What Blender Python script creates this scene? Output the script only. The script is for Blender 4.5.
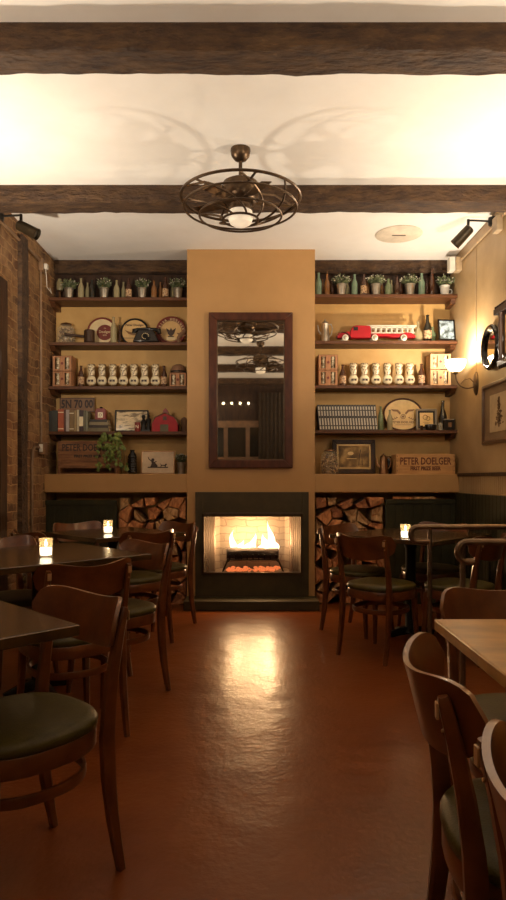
import bpy, bmesh, math, random
from mathutils import Vector, Matrix, noise
R = math.radians
PI = math.pi
random.seed(7)
for o in list(bpy.data.objects):
    bpy.data.objects.remove(o)
SC = bpy.context.scene
COL = SC.collection

# ------------------------------------------------------------------ camera, world, exposure
cd = bpy.data.cameras.new('camera')
cam = bpy.data.objects.new('camera', cd)
COL.objects.link(cam)
cam.location = (0, 0, 1.2)
cam.rotation_euler = (R(90), 0, 0)
cd.lens = 26.0
cd.sensor_width = 36
cd.shift_y = 28 / 900
cd.clip_start = 0.02
SC.camera = cam
w = bpy.data.worlds.new('world')
SC.world = w
w.use_nodes = True
w.node_tree.nodes['Background'].inputs[0].default_value = (0.9, 0.6, 0.35, 1)
w.node_tree.nodes['Background'].inputs[1].default_value = 0.02
SC.view_settings.view_transform = 'Standard'
SC.view_settings.look = 'None'
SC.view_settings.gamma = 1
SC.view_settings.exposure = 0.04
SC.view_settings.use_curve_mapping = False
SC.cycles.max_bounces = 8
SC.cycles.sample_clamp_indirect = 4

SCONCE_W = 50.0
OUT_W = {4.1: 80.0, 1.9: 54.0, -0.7: 54.0}   # watts of the sconces by their place along the room
SCONCE_COL = (1.0, 0.865, 0.69)
FIRE_W = 34.0
FIRE_COL = (1.0, 0.60, 0.28)

def point_light(name, loc, watts, col, rad, parent=None):
    l = bpy.data.lights.new(name, 'POINT')
    l.energy = watts
    l.color = col
    l.shadow_soft_size = rad
    o = bpy.data.objects.new(name, l)
    COL.objects.link(o)
    o.location = loc
    if parent:
        o.parent = parent
    return o

# ------------------------------------------------------------------ materials
def mat(name, c, rough=0.5, metal=0.0, c2=None, ns=8.0, stretch=(1, 1, 1), bump=0.0, bscale=None,
        coat=0.0, em=None, es=0.0, alpha=1.0, trans=0.0, contrast=(0.35, 0.65), sss=0.0, detail=5, spec=0.5, rough2=None):
    m = bpy.data.materials.new(name)
    m.use_nodes = True
    nt = m.node_tree
    b = nt.nodes['Principled BSDF']
    b.inputs['Base Color'].default_value = (*c, 1)
    b.inputs['Roughness'].default_value = rough
    b.inputs['Metallic'].default_value = metal
    b.inputs['Coat Weight'].default_value = coat
    b.inputs['Coat Roughness'].default_value = 0.15
    b.inputs['Specular IOR Level'].default_value = spec
    b.inputs['Alpha'].default_value = alpha
    b.inputs['Transmission Weight'].default_value = trans
    b.inputs['Subsurface Weight'].default_value = sss
    if em:
        b.inputs['Emission Color'].default_value = (*em, 1)
        b.inputs['Emission Strength'].default_value = es
    tc = nt.nodes.new('ShaderNodeTexCoord')
    mp = nt.nodes.new('ShaderNodeMapping')
    mp.inputs['Scale'].default_value = stretch
    nt.links.new(tc.outputs['Object'], mp.inputs[0])
    nz = nt.nodes.new('ShaderNodeTexNoise')
    nz.inputs['Scale'].default_value = ns
    nz.inputs['Detail'].default_value = detail
    nz.inputs['Roughness'].default_value = 0.6
    nt.links.new(mp.outputs[0], nz.inputs['Vector'])
    rp = nt.nodes.new('ShaderNodeValToRGB')
    c2 = c2 or tuple(x * 0.75 for x in c)
    rp.color_ramp.elements[0].position = contrast[0]
    rp.color_ramp.elements[0].color = (*c2, 1)
    rp.color_ramp.elements[1].position = contrast[1]
    rp.color_ramp.elements[1].color = (*c, 1)
    nt.links.new(nz.outputs['Fac'], rp.inputs[0])
    nt.links.new(rp.outputs[0], b.inputs['Base Color'])
    if rough2 is not None:
        mr = nt.nodes.new('ShaderNodeMapRange')
        mr.inputs[1].default_value = 0.3; mr.inputs[2].default_value = 0.7
        mr.inputs[3].default_value = rough; mr.inputs[4].default_value = rough2
        nt.links.new(nz.outputs['Fac'], mr.inputs[0])
        nt.links.new(mr.outputs[0], b.inputs['Roughness'])
    if bump:
        n2 = nt.nodes.new('ShaderNodeTexNoise')
        n2.inputs['Scale'].default_value = bscale or ns * 3
        n2.inputs['Detail'].default_value = 6
        nt.links.new(mp.outputs[0], n2.inputs['Vector'])
        bp = nt.nodes.new('ShaderNodeBump')
        bp.inputs['Strength'].default_value = bump
        bp.inputs['Distance'].default_value = 0.01
        nt.links.new(n2.outputs['Fac'], bp.inputs['Height'])
        nt.links.new(bp.outputs[0], b.inputs['Normal'])
    return m

M = {}
M['ceiling'] = mat('ceiling_plaster', (0.88, 0.85, 0.80), 0.9, c2=(0.83, 0.79, 0.73), ns=2, bump=0.15, bscale=12)
M['wall'] = mat('tan_paint', (0.50, 0.31, 0.125), 0.55, c2=(0.43, 0.26, 0.10), ns=2.2, bump=0.1, bscale=25)
M['chimney'] = mat('tan_chimney_paint', (0.43, 0.238, 0.086), 0.5, c2=(0.39, 0.213, 0.073), ns=3, bump=0.06, bscale=40)
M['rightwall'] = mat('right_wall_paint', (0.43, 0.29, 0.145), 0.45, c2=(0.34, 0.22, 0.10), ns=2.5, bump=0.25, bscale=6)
M['niche'] = mat('ochre_paint', (0.52, 0.31, 0.10), 0.6, c2=(0.44, 0.25, 0.07), ns=4)
BD = M['beam'] = mat('old_beam_wood', (0.085, 0.042, 0.015), 0.8, c2=(0.03, 0.013, 0.006), ns=5, stretch=(1.5, 4, 4), bump=1.0, bscale=9, detail=10)
for n_ in BD.node_tree.nodes:
    if n_.type == 'BUMP': n_.inputs['Distance'].default_value = 0.035
M['shelf'] = mat('shelf_wood', (0.115, 0.041, 0.013), 0.5, spec=0.3, c2=(0.055, 0.019, 0.006), ns=6, stretch=(0.6, 8, 8), bump=0.2)
M['darkwood'] = mat('dark_wood', (0.05, 0.022, 0.009), 0.5, spec=0.3, c2=(0.025, 0.011, 0.006), ns=6, stretch=(3, 3, 0.6), bump=0.3)
M['chair'] = mat('chair_wood', (0.135, 0.040, 0.010), 0.28, c2=(0.070, 0.019, 0.006), ns=5, stretch=(2, 2, 2), coat=0.25)
M['vinyl'] = mat('olive_vinyl', (0.060, 0.045, 0.009), 0.42, spec=0.25, c2=(0.043, 0.032, 0.007), ns=20, bump=0.15, bscale=180)
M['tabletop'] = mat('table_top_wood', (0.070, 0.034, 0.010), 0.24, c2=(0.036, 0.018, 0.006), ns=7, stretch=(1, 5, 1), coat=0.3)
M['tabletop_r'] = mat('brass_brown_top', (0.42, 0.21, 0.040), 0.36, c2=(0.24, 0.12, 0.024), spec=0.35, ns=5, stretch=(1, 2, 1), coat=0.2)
M['blackmetal'] = mat('black_iron', (0.015, 0.014, 0.013), 0.45, 0.6)
M['iron'] = mat('dark_iron', (0.02, 0.018, 0.016), 0.4, 0.8)
M['bronze'] = mat('bronze_metal', (0.13, 0.085, 0.05), 0.36, 0.85, c2=(0.08, 0.05, 0.03), ns=20)
M['railmetal'] = mat('worn_rail_metal', (0.21, 0.14, 0.09), 0.36, 0.8, c2=(0.12, 0.075, 0.045), ns=15)
M['green'] = mat('dark_green_paint', (0.034, 0.029, 0.011), 0.5, spec=0.25, c2=(0.020, 0.019, 0.008), ns=5)
M['slate'] = mat('green_slate', (0.060, 0.043, 0.019), 0.45, spec=0.3, c2=(0.038, 0.030, 0.014), ns=6, bump=0.2)
M['firebrick'] = mat('firebrick', (0.5, 0.36, 0.2), 0.9)
M['steel'] = mat('galvanised', (0.50, 0.44, 0.36), 0.36, 0.75, c2=(0.30, 0.26, 0.20), ns=12)
M['mesh'] = mat('fire_mesh', (0.26, 0.18, 0.13), 0.45, 0.4, alpha=0.78)
M['whitebox'] = mat('white_plastic', (0.75, 0.70, 0.60), 0.5)
M['conduit'] = mat('painted_conduit', (0.45, 0.33, 0.20), 0.5, c2=(0.33, 0.23, 0.13), ns=10)
M['conduit_left'] = mat('brown_painted_conduit', (0.25, 0.15, 0.08), 0.5, c2=(0.16, 0.09, 0.045), ns=10)
M['conduit_dark'] = mat('brown_conduit', (0.22, 0.12, 0.06), 0.5)
M['cream'] = mat('cream_glaze', (0.80, 0.70, 0.48), 0.3, c2=(0.68, 0.56, 0.34), ns=25)
M['print'] = mat('brown_print', (0.72, 0.60, 0.38), 0.35, c2=(0.16, 0.09, 0.03), ns=38, contrast=(0.45, 0.56), detail=3)
M['ink'] = mat('dark_ink', (0.05, 0.025, 0.015), 0.6)
M['stencil'] = mat('stencil_brown', (0.13, 0.035, 0.015), 0.7)
M['redink'] = mat('red_ink', (0.17, 0.022, 0.012), 0.6)
M['carton'] = mat('carton', (0.42, 0.20, 0.09), 0.7, c2=(0.36, 0.16, 0.07), ns=10)
M['carton_r'] = mat('light_carton', (0.58, 0.34, 0.16), 0.7, c2=(0.52, 0.30, 0.14), ns=10)
M['black'] = mat('black', (0.014, 0.011, 0.008), 0.4, spec=0.25)
M['blackgloss'] = mat('black_gloss', (0.013, 0.010, 0.008), 0.18, spec=0.35, coat=0.15)
M['leaf'] = mat('grey_green_leaf', (0.17, 0.19, 0.09), 0.6, c2=(0.07, 0.09, 0.035), ns=18)
M['bud'] = mat('white_bud', (0.62, 0.55, 0.44), 0.7)
M['ivy'] = mat('ivy_leaf', (0.20, 0.25, 0.045), 0.5, c2=(0.08, 0.12, 0.02), ns=22)
M['ivystem'] = mat('ivy_stem', (0.10, 0.08, 0.03), 0.6)
M['red'] = mat('red_paint', (0.36, 0.006, 0.011), 0.45, spec=0.25)
M['darkred'] = mat('dark_red_paint', (0.24, 0.02, 0.012), 0.45)
M['whitepaint'] = mat('cream_white_paint', (0.72, 0.66, 0.52), 0.4)
M['crate'] = mat('crate_wood', (0.55, 0.30, 0.11), 0.65, c2=(0.40, 0.20, 0.07), ns=5, stretch=(1, 6, 6), bump=0.2)
M['oldcrate'] = mat('old_crate_wood', (0.30, 0.135, 0.05), 0.7, c2=(0.13, 0.05, 0.02), ns=5, stretch=(1, 5, 9), bump=0.4)
M['tray'] = mat('tray_tan', (0.62, 0.40, 0.17), 0.35, c2=(0.52, 0.32, 0.12), ns=12)
M['traylite'] = mat('tray_cream', (0.66, 0.52, 0.31), 0.35, c2=(0.55, 0.42, 0.22), ns=12)
M['ovaltray'] = mat('oval_gold', (0.78, 0.52, 0.18), 0.35, c2=(0.66, 0.42, 0.13), ns=14)
M['goldlite'] = mat('gold_frame', (0.52, 0.33, 0.12), 0.4, 0.3)
M['copper'] = mat('copper_metal', (0.32, 0.17, 0.08), 0.3, 0.85, c2=(0.18, 0.09, 0.04), ns=10)
M['paper'] = mat('aged_paper', (0.66, 0.50, 0.30), 0.8, c2=(0.58, 0.42, 0.24), ns=6)
M['matboard'] = mat('brown_mat_board', (0.20, 0.12, 0.055), 0.8)
M['wax'] = mat('candle_wax_glow', (0.9, 0.8, 0.6), 0.6, em=(1.0, 0.84, 0.60), es=5.0)  # candle glow is put into the wax as emission of its own
M['flame_small'] = mat('candle_flame', (1, 0.8, 0.4), 0.5, em=(1.0, 0.75, 0.35), es=25)
M['clear'] = mat('clear_glass', (0.70, 0.60, 0.42), 0.06, alpha=0.20, coat=0.4)
M['g_clear'] = mat('pale_bottle_glass', (0.42, 0.36, 0.20), 0.10, c2=(0.36, 0.30, 0.16), alpha=0.7, coat=0.4)
M['g_green'] = mat('green_bottle_glass', (0.20, 0.25, 0.12), 0.10, c2=(0.16, 0.20, 0.10), alpha=0.82, coat=0.4)
M['g_aqua'] = mat('aqua_bottle_glass', (0.20, 0.29, 0.19), 0.10, alpha=0.85, coat=0.4)
M['g_brown'] = mat('brown_bottle_glass', (0.075, 0.025, 0.010), 0.10, alpha=0.95, coat=0.4)
M['g_amber'] = mat('amber_bottle_glass', (0.26, 0.11, 0.035), 0.12, alpha=0.9, coat=0.3)
M['g_dark'] = mat('dark_bottle_glass', (0.018, 0.016, 0.010), 0.10, coat=0.4)
M['label'] = mat('bottle_label', (0.55, 0.36, 0.19), 0.6, c2=(0.16, 0.07, 0.04), ns=70, contrast=(0.42,0.52))
M['shade'] = mat('lit_glass_shade', (0.95, 0.85, 0.6), 0.4, em=(1.0, 0.66, 0.26), es=9.0)
M['fanshade'] = mat('fan_glass', (0.88, 0.78, 0.62), 0.35, em=(1.0, 0.83, 0.62), es=0.35)
M['curtain'] = mat('dark_curtain', (0.06, 0.04, 0.025), 0.9)
M['bulb'] = mat('string_bulb', (1, 0.9, 0.7), 0.4, em=(1.0, 0.85, 0.55), es=10)
M['nightglass'] = mat('night_window_glass', (0.02, 0.018, 0.015), 0.08, coat=0.5)
M['screen'] = mat('blue_photo', (0.35, 0.45, 0.52), 0.25, c2=(0.08, 0.10, 0.10), ns=16, contrast=(0.45, 0.55))
M['bark'] = mat('log_bark', (0.12, 0.055, 0.025), 0.9, c2=(0.05, 0.022, 0.01), ns=15, bump=0.6)
M['split1'] = mat('split_wood', (0.62, 0.27, 0.10), 0.85, c2=(0.36, 0.13, 0.05), ns=5, stretch=(9, 1, 2.5), bump=0.8, contrast=(0.4,0.6))
M['split2'] = mat('split_wood_dark', (0.40, 0.16, 0.06), 0.85, c2=(0.20, 0.07, 0.028), ns=5, stretch=(9, 1, 2.5), bump=0.8, contrast=(0.4,0.6))
M['split3'] = mat('split_wood_pale', (0.56, 0.34, 0.16), 0.85, c2=(0.32, 0.16, 0.06), ns=5, stretch=(9, 1, 2.5), bump=0.8, contrast=(0.4,0.6))
M['charred'] = mat('charred_log', (0.03, 0.018, 0.012), 0.9, bump=0.8, bscale=30)
M['ember'] = mat('embers', (0.25, 0.08, 0.04), 0.9, c2=(0.02, 0.01, 0.01), ns=30, em=(1.0, 0.22, 0.06), es=0.8, bump=0.5)
M['rug'] = mat('vent_white', (0.78, 0.68, 0.54), 0.6)

def mirror_mat():
    m = mat('mirror_glass', (0.80, 0.76, 0.68), 0.02, 1.0, c2=(0.72, 0.66, 0.56), ns=3)
    return m
M['mirror'] = mirror_mat()

def floor_mat():
    m = bpy.data.materials.new('stained_concrete'); m.use_nodes = True
    nt = m.node_tree; b = nt.nodes['Principled BSDF']
    tc = nt.nodes.new('ShaderNodeTexCoord')
    n1 = nt.nodes.new('ShaderNodeTexNoise'); n1.inputs['Scale'].default_value = 1.6; n1.inputs['Detail'].default_value = 8
    n1.inputs['Roughness'].default_value = 0.65
    nt.links.new(tc.outputs['Object'], n1.inputs['Vector'])
    r = nt.nodes.new('ShaderNodeValToRGB')
    e = r.color_ramp.elements
    e[0].position = 0.25; e[0].color = (0.105, 0.022, 0.004, 1)
    e[1].position = 0.8; e[1].color = (0.20, 0.055, 0.010, 1)
    nt.links.new(n1.outputs['Fac'], r.inputs[0]); nt.links.new(r.outputs[0], b.inputs['Base Color'])
    b.inputs['Roughness'].default_value = 0.28
    n3 = nt.nodes.new('ShaderNodeTexNoise'); n3.inputs['Scale'].default_value = 3.5; n3.inputs['Detail'].default_value = 3
    nt.links.new(tc.outputs['Object'], n3.inputs['Vector'])
    bp = nt.nodes.new('ShaderNodeBump'); bp.inputs['Strength'].default_value = 0.4; bp.inputs['Distance'].default_value = 0.02
    nt.links.new(n3.outputs['Fac'], bp.inputs['Height'])
    n4 = nt.nodes.new('ShaderNodeTexNoise'); n4.inputs['Scale'].default_value = 45; n4.inputs['Detail'].default_value = 3
    nt.links.new(tc.outputs['Object'], n4.inputs['Vector'])
    b2 = nt.nodes.new('ShaderNodeBump'); b2.inputs['Strength'].default_value = 0.35; b2.inputs['Distance'].default_value = 0.004
    nt.links.new(n4.outputs['Fac'], b2.inputs['Height']); nt.links.new(bp.outputs[0], b2.inputs['Normal']); nt.links.new(b2.outputs[0], b.inputs['Normal'])
    return m
M['floor'] = floor_mat()

def brick_mat(name, c1, c2, mortar, bw, bh, axis='x', bump=0.8, mix=True):
    m = bpy.data.materials.new(name); m.use_nodes = True
    nt = m.node_tree; b = nt.nodes['Principled BSDF']; b.inputs['Roughness'].default_value = 0.85
    tc = nt.nodes.new('ShaderNodeTexCoord')
    sp = nt.nodes.new('ShaderNodeSeparateXYZ'); cb = nt.nodes.new('ShaderNodeCombineXYZ')
    nt.links.new(tc.outputs['Object'], sp.inputs[0])
    nt.links.new(sp.outputs['Y' if axis == 'x' else 'X'], cb.inputs[0])
    nt.links.new(sp.outputs['Z'], cb.inputs[1])
    nd = nt.nodes.new('ShaderNodeTexNoise'); nd.inputs['Scale'].default_value = 5; nd.inputs['Detail'].default_value = 4
    nt.links.new(tc.outputs['Object'], nd.inputs['Vector'])
    ad = nt.nodes.new('ShaderNodeVectorMath'); ad.operation = 'MULTIPLY_ADD'
    ad.inputs[1].default_value = (0.13, 0.10, 0)
    nt.links.new(nd.outputs['Color'], ad.inputs[0]); nt.links.new(cb.outputs[0], ad.inputs[2])
    br = nt.nodes.new('ShaderNodeTexBrick')
    br.inputs['Scale'].default_value = 1.0
    br.inputs['Brick Width'].default_value = bw; br.inputs['Row Height'].default_value = bh
    br.inputs['Mortar Size'].default_value = 0.007; br.inputs['Mortar Smooth'].default_value = 0.6
    br.inputs['Color1'].default_value = (*c1, 1); br.inputs['Color2'].default_value = (*c2, 1); br.inputs['Mortar'].default_value = (*mortar, 1)
    nt.links.new(ad.outputs[0], br.inputs['Vector'])
    out = br.outputs['Color']
    if mix:
        n = nt.nodes.new('ShaderNodeTexNoise'); n.inputs['Scale'].default_value = 4.5; n.inputs['Detail'].default_value = 9
        n.inputs['Roughness'].default_value = 0.7
        nt.links.new(tc.outputs['Object'], n.inputs['Vector'])
        r = nt.nodes.new('ShaderNodeValToRGB'); r.color_ramp.elements[0].position = 0.42; r.color_ramp.elements[1].position = 0.66
        nt.links.new(n.outputs['Fac'], r.inputs[0])
        mx = nt.nodes.new('ShaderNodeMix'); mx.data_type = 'RGBA'
        nt.links.new(r.outputs[0], mx.inputs['Factor'])
        nt.links.new(out, mx.inputs['A']); mx.inputs['B'].default_value = (*mortar, 1)
        out = mx.outputs['Result']
    nt.links.new(out, b.inputs['Base Color'])
    bp = nt.nodes.new('ShaderNodeBump'); bp.inputs['Strength'].default_value = bump; bp.inputs['Distance'].default_value = 0.02; bp.invert = True
    nt.links.new(br.outputs['Fac'], bp.inputs['Height'])
    nt.links.new(bp.outputs[0], b.inputs['Normal'])
    return m
M['brick'] = brick_mat('old_brick', (0.20, 0.085, 0.030), (0.07, 0.028, 0.011), (0.36, 0.21, 0.09), 0.22, 0.075)
M['firebrick'] = brick_mat('firebrick_wall', (0.30, 0.25, 0.19), (0.26, 0.21, 0.16), (0.21, 0.16, 0.12), 0.22, 0.07, axis='y', bump=0.4, mix=False)

def flame_mat():
    m = bpy.data.materials.new('fire_flame'); m.use_nodes = True
    nt = m.node_tree
    for n in list(nt.nodes): nt.nodes.remove(n)
    out = nt.nodes.new('ShaderNodeOutputMaterial')
    em = nt.nodes.new('ShaderNodeEmission'); tr = nt.nodes.new('ShaderNodeBsdfTransparent'); mx = nt.nodes.new('ShaderNodeMixShader')
    tc = nt.nodes.new('ShaderNodeTexCoord'); sp = nt.nodes.new('ShaderNodeSeparateXYZ')
    nt.links.new(tc.outputs['Generated'], sp.inputs[0])
    r = nt.nodes.new('ShaderNodeValToRGB')
    e = r.color_ramp.elements
    e[0].position = 0.0; e[0].color = (1, 0.62, 0.34, 1)
    e[1].position = 1.0; e[1].color = (1, 0.5, 0.22, 1)
    k = e.new(0.35); k.color = (1, 0.82, 0.6, 1)
    nt.links.new(sp.outputs['Z'], r.inputs[0]); nt.links.new(r.outputs[0], em.inputs[0])
    em.inputs[1].default_value = 5.0
    fr = nt.nodes.new('ShaderNodeLayerWeight'); fr.inputs[0].default_value = 0.35
    mm = nt.nodes.new('ShaderNodeMapRange'); mm.inputs[1].default_value = 0.0; mm.inputs[2].default_value = 0.9; mm.inputs[3].default_value = 0.85; mm.inputs[4].default_value = 0.05
    nt.links.new(fr.outputs['Facing'], mm.inputs[0]); nt.links.new(mm.outputs[0], mx.inputs[0])
    nt.links.new(tr.outputs[0], mx.inputs[1]); nt.links.new(em.outputs[0], mx.inputs[2]); nt.links.new(mx.outputs[0], out.inputs[0])
    return m
M['flame'] = flame_mat()

# ------------------------------------------------------------------ mesh builder
class MB:
    def __init__(s):
        s.bm = bmesh.new()
    def _face(s, vs, m):
        try:
            f = s.bm.faces.new(vs); f.material_index = m; return f
        except ValueError:
            return None
    def box(s, x0, x1, y0, y1, z0, z1, m=0, mx=None):
        v = [s.bm.verts.new((mx @ Vector(p)) if mx else p) for p in
             [(x0, y0, z0), (x1, y0, z0), (x1, y1, z0), (x0, y1, z0), (x0, y0, z1), (x1, y0, z1), (x1, y1, z1), (x0, y1, z1)]]
        for q in ((0, 3, 2, 1), (4, 5, 6, 7), (0, 1, 5, 4), (1, 2, 6, 5), (2, 3, 7, 6), (3, 0, 4, 7)):
            s._face([v[i] for i in q], m)
        return s
    def lathe(s, prof, c=(0, 0, 0), n=20, m=0, mx=None, sx=1, sy=1):
        c = Vector(c); rings = []
        T = mx or Matrix.Identity(4)
        for r, z in prof:
            if r < 1e-6:
                rings.append([s.bm.verts.new(T @ (c + Vector((0, 0, z))))])
            else:
                rings.append([s.bm.verts.new(T @ (c + Vector((r * sx * math.cos(2 * PI * k / n), r * sy * math.sin(2 * PI * k / n), z)))) for k in range(n)])
        for a, b in zip(rings, rings[1:]):
            for k in range(n):
                k2 = (k + 1) % n
                if len(a) == 1 and len(b) > 1: s._face([a[0], b[k2], b[k]][::-1], m)
                elif len(b) == 1 and len(a) > 1: s._face([a[k], a[k2], b[0]], m)
                elif len(a) > 1: s._face([a[k], a[k2], b[k2], b[k]], m)
        if len(rings[0]) > 1: s._face(rings[0][::-1], m)
        if len(rings[-1]) > 1: s._face(rings[-1], m)
        return s
    def prism(s, poly, y0, y1, m=0, mx=None):
        """poly in (x,z), extruded along y"""
        T = mx or Matrix.Identity(4)
        a = [s.bm.verts.new(T @ Vector((x, y0, z))) for x, z in poly]
        b = [s.bm.verts.new(T @ Vector((x, y1, z))) for x, z in poly]
        s._face(a, m); s._face(b[::-1], m)
        n = len(poly)
        for k in range(n):
            s._face([a[k], b[k], b[(k + 1) % n], a[(k + 1) % n]], m)
        return s
    def sweep(s, pts, sizes, sect=8, rect=False, m=0, closed=False, up=None, cap=True):
        pts = [Vector(p) for p in pts]
        n = len(pts)
        if not isinstance(sizes, list): sizes = [sizes] * n
        rings = []; prev = None
        for i, p in enumerate(pts):
            if closed: t = pts[(i + 1) % n] - pts[i - 1]
            else: t = pts[min(i + 1, n - 1)] - pts[max(i - 1, 0)]
            t.normalize()
            if prev is None:
                u = Vector(up) if up else (Vector((1, 0, 0)) if abs(t.x) < 0.8 else Vector((0, 0, 1)))
            else: u = prev
            u = (u - t * u.dot(t)).normalized(); prev = u
            v = t.cross(u)
            sz = sizes[i]; a, b = (sz if isinstance(sz, tuple) else (sz, sz))
            ring = []
            for k in range(sect):
                an = 2 * PI * (k + 0.5) / sect
                cx, cy = math.cos(an), math.sin(an)
                if rect:
                    e = 0.45
                    cx = math.copysign(abs(cx) ** e, cx); cy = math.copysign(abs(cy) ** e, cy)
                ring.append(s.bm.verts.new(p + u * a * cx + v * b * cy))
            rings.append(ring)
        pairs = list(zip(rings, rings[1:])) + ([(rings[-1], rings[0])] if closed else [])
        for a, b in pairs:
            for k in range(sect):
                s._face([a[k], a[(k + 1) % sect], b[(k + 1) % sect], b[k]], m)
        if not closed and cap:
            s._face(rings[0][::-1], m); s._face(rings[-1], m)
        return s
    def ring(s, c, r, t, n=40, sect=8, m=0, axis='z', ry=None):
        c = Vector(c); ry = ry or r; pts = []
        for k in range(n):
            a = 2 * PI * k / n
            if axis == 'z': pts.append(c + Vector((r * math.cos(a), ry * math.sin(a), 0)))
            else: pts.append(c + Vector((r * math.cos(a), 0, ry * math.sin(a))))
        return s.sweep(pts, t, sect, m=m, closed=True)
    def disc(s, c, r, t, n=32, m=0, rz=None):
        """disc facing -y"""
        rz = rz or r; c = Vector(c)
        return s.prism([(c.x + r * math.cos(2 * PI * k / n), c.z + rz * math.sin(2 * PI * k / n)) for k in range(n)], c.y, c.y + t, m)
    def sphere(s, c, r, n=12, m=0, sx=1, sy=1, sz=1):
        k = max(5, n // 2)
        return s.lathe([(r * math.sin(PI * i / k), -r * sz * math.cos(PI * i / k)) for i in range(k + 1)], c, n, m, sx=sx, sy=sy)
    def mesh(s, me, mx, m=0):
        vs = [s.bm.verts.new(mx @ v.co) for v in me.vertices]
        for p in me.polygons: s._face([vs[i] for i in p.vertices], m)
        return s
    def build(s, name, mats, parent=None, loc=(0, 0, 0), rot=(0, 0, 0), smooth=35, bevel=0, seg=2, sub=0):
        me = bpy.data.meshes.new(name)
        bmesh.ops.recalc_face_normals(s.bm, faces=s.bm.faces)
        s.bm.to_mesh(me); s.bm.free()
        for x in (mats if isinstance(mats, (list, tuple)) else [mats]):
            me.materials.append(M[x] if isinstance(x, str) else x)
        if smooth:
            me.shade_smooth(); me.set_sharp_from_angle(angle=R(smooth))
        o = bpy.data.objects.new(name, me); COL.objects.link(o)
        o.location = loc; o.rotation_euler = rot
        if parent: o.parent = parent
        if bevel:
            b = o.modifiers.new('bevel', 'BEVEL'); b.width = bevel; b.segments = seg; b.limit_method = 'ANGLE'; b.angle_limit = R(40)
        if sub:
            b = o.modifiers.new('sub', 'SUBSURF'); b.levels = sub; b.render_levels = sub
        return o

def tag(o, label=None, cat=None, group=None, kind=None):
    if label: o['label'] = label
    if cat: o['category'] = cat
    if group: o['group'] = group
    if kind: o['kind'] = kind
    return o
def thing(name, label, cat, loc=(0, 0, 0), rz=0.0, group=None, rx=0.0):
    o = bpy.data.objects.new(name, None); o.empty_display_size = 0.05; COL.objects.link(o)
    o.location = loc; o.rotation_euler = (rx, 0, rz)
    return tag(o, label, cat, group)
def struct(name, mb, mats, **k):
    return tag(mb.build(name, mats, **k), kind='structure')
def children(o):
    return [c for c in bpy.data.objects if c.parent == o]
def copy_tree(o, parent=None, kids=None):
    c = o.copy(); COL.objects.link(c)
    if parent: c.parent = parent
    for ch in children(o): copy_tree(ch, c)
    return c
def dup(o, label, loc, rz=None, group=None):
    c = copy_tree(o); c.location = loc; c['label'] = label
    if rz is not None: c.rotation_euler = (0, 0, rz)
    if group: c['group'] = group
    return c
_tc = {}
def text_mesh(body, size, extrude=0.0006, spacing=1.0, bold=0.0):
    cu = bpy.data.curves.new('t', 'FONT'); cu.body = body; cu.size = size; cu.extrude = extrude
    cu.align_x = 'CENTER'; cu.align_y = 'CENTER'; cu.space_character = spacing; cu.offset = bold; cu.resolution_u = 2
    o = bpy.data.objects.new('t', cu); COL.objects.link(o)
    bpy.context.view_layer.update()
    dg = bpy.context.evaluated_depsgraph_get()
    me = bpy.data.meshes.new_from_object(o.evaluated_get(dg))
    bpy.data.objects.remove(o); bpy.data.curves.remove(cu)
    return me
FRONT = Matrix.Rotation(R(90), 4, 'X')
def put_text(mb, body, size, x, y, z, m=0, spacing=1.0, bold=0.0, sx=1.0):
    me = text_mesh(body, size, spacing=spacing, bold=bold)
    mb.mesh(me, Matrix.Translation((x, y, z)) @ FRONT @ Matrix.Diagonal((sx, 1, 1, 1)), m)
    bpy.data.meshes.remove(me)

# ------------------------------------------------------------------ dimensions (metres, camera above the origin)
XW = 1.974            # half width of the room
YC = 6.14             # face of the chimney breast and of the ledges
YB = 6.52             # back of the niches
YR = -2.6             # street end of the room
H = 3.36
CX0, CX1 = -0.623, 0.585
def S(px): return (px - 253) / 101.9     # shelf-front scale to metres
YS = 6.38
LZ = [2.945, 2.511, 2.087, 1.650, 1.238]
RZ = [2.974, 2.526, 2.097, 1.663, 1.238]

# ------------------------------------------------------------------ room shell
struct('floor', MB().box(-XW, XW, YR, YB, -0.05, 0), 'floor')
struct('ceiling', MB().box(-XW - 0.1, XW + 0.1, YR - 0.1, YB + 0.1, H, H + 0.08), 'ceiling')
struct('wall_back', MB().box(-XW, XW, YB, YB + 0.1, 0, H), 'niche')
struct('wall_left', MB().box(-XW - 0.1, -XW, YR, YB + 0.1, 0, H), 'brick')
struct('wall_right', MB().box(XW, XW + 0.1, YR, YB + 0.1, 0, H), 'rightwall')
struct('wall_rear', MB().box(-XW, XW, YR - 0.1, YR, 0, H), 'darkwood')

# chimney breast with the firebox opening
FX0, FX1, FZ0, FZ1 = -0.479, 0.466, 0.299, 0.871
b = MB()
b.box(CX0, FX0 - 0.02, YC, YB, 0, H).box(FX1 + 0.02, CX1, YC, YB, 0, H).box(FX0 - 0.02, FX1 + 0.02, YC, YB, FZ1 + 0.03, H).box(FX0 - 0.02, FX1 + 0.02, YC, YB, 0, FZ0 - 0.03)
struct('wall_chimney', b, 'chimney')
# ledges
struct('trim_1', MB().box(-XW, CX0, YC, YB, 1.063, 1.238), 'chimney', bevel=0.006)
struct('trim_2', MB().box(CX1, XW, YC, YB, 1.063, 1.238), 'chimney', bevel=0.006)

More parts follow.
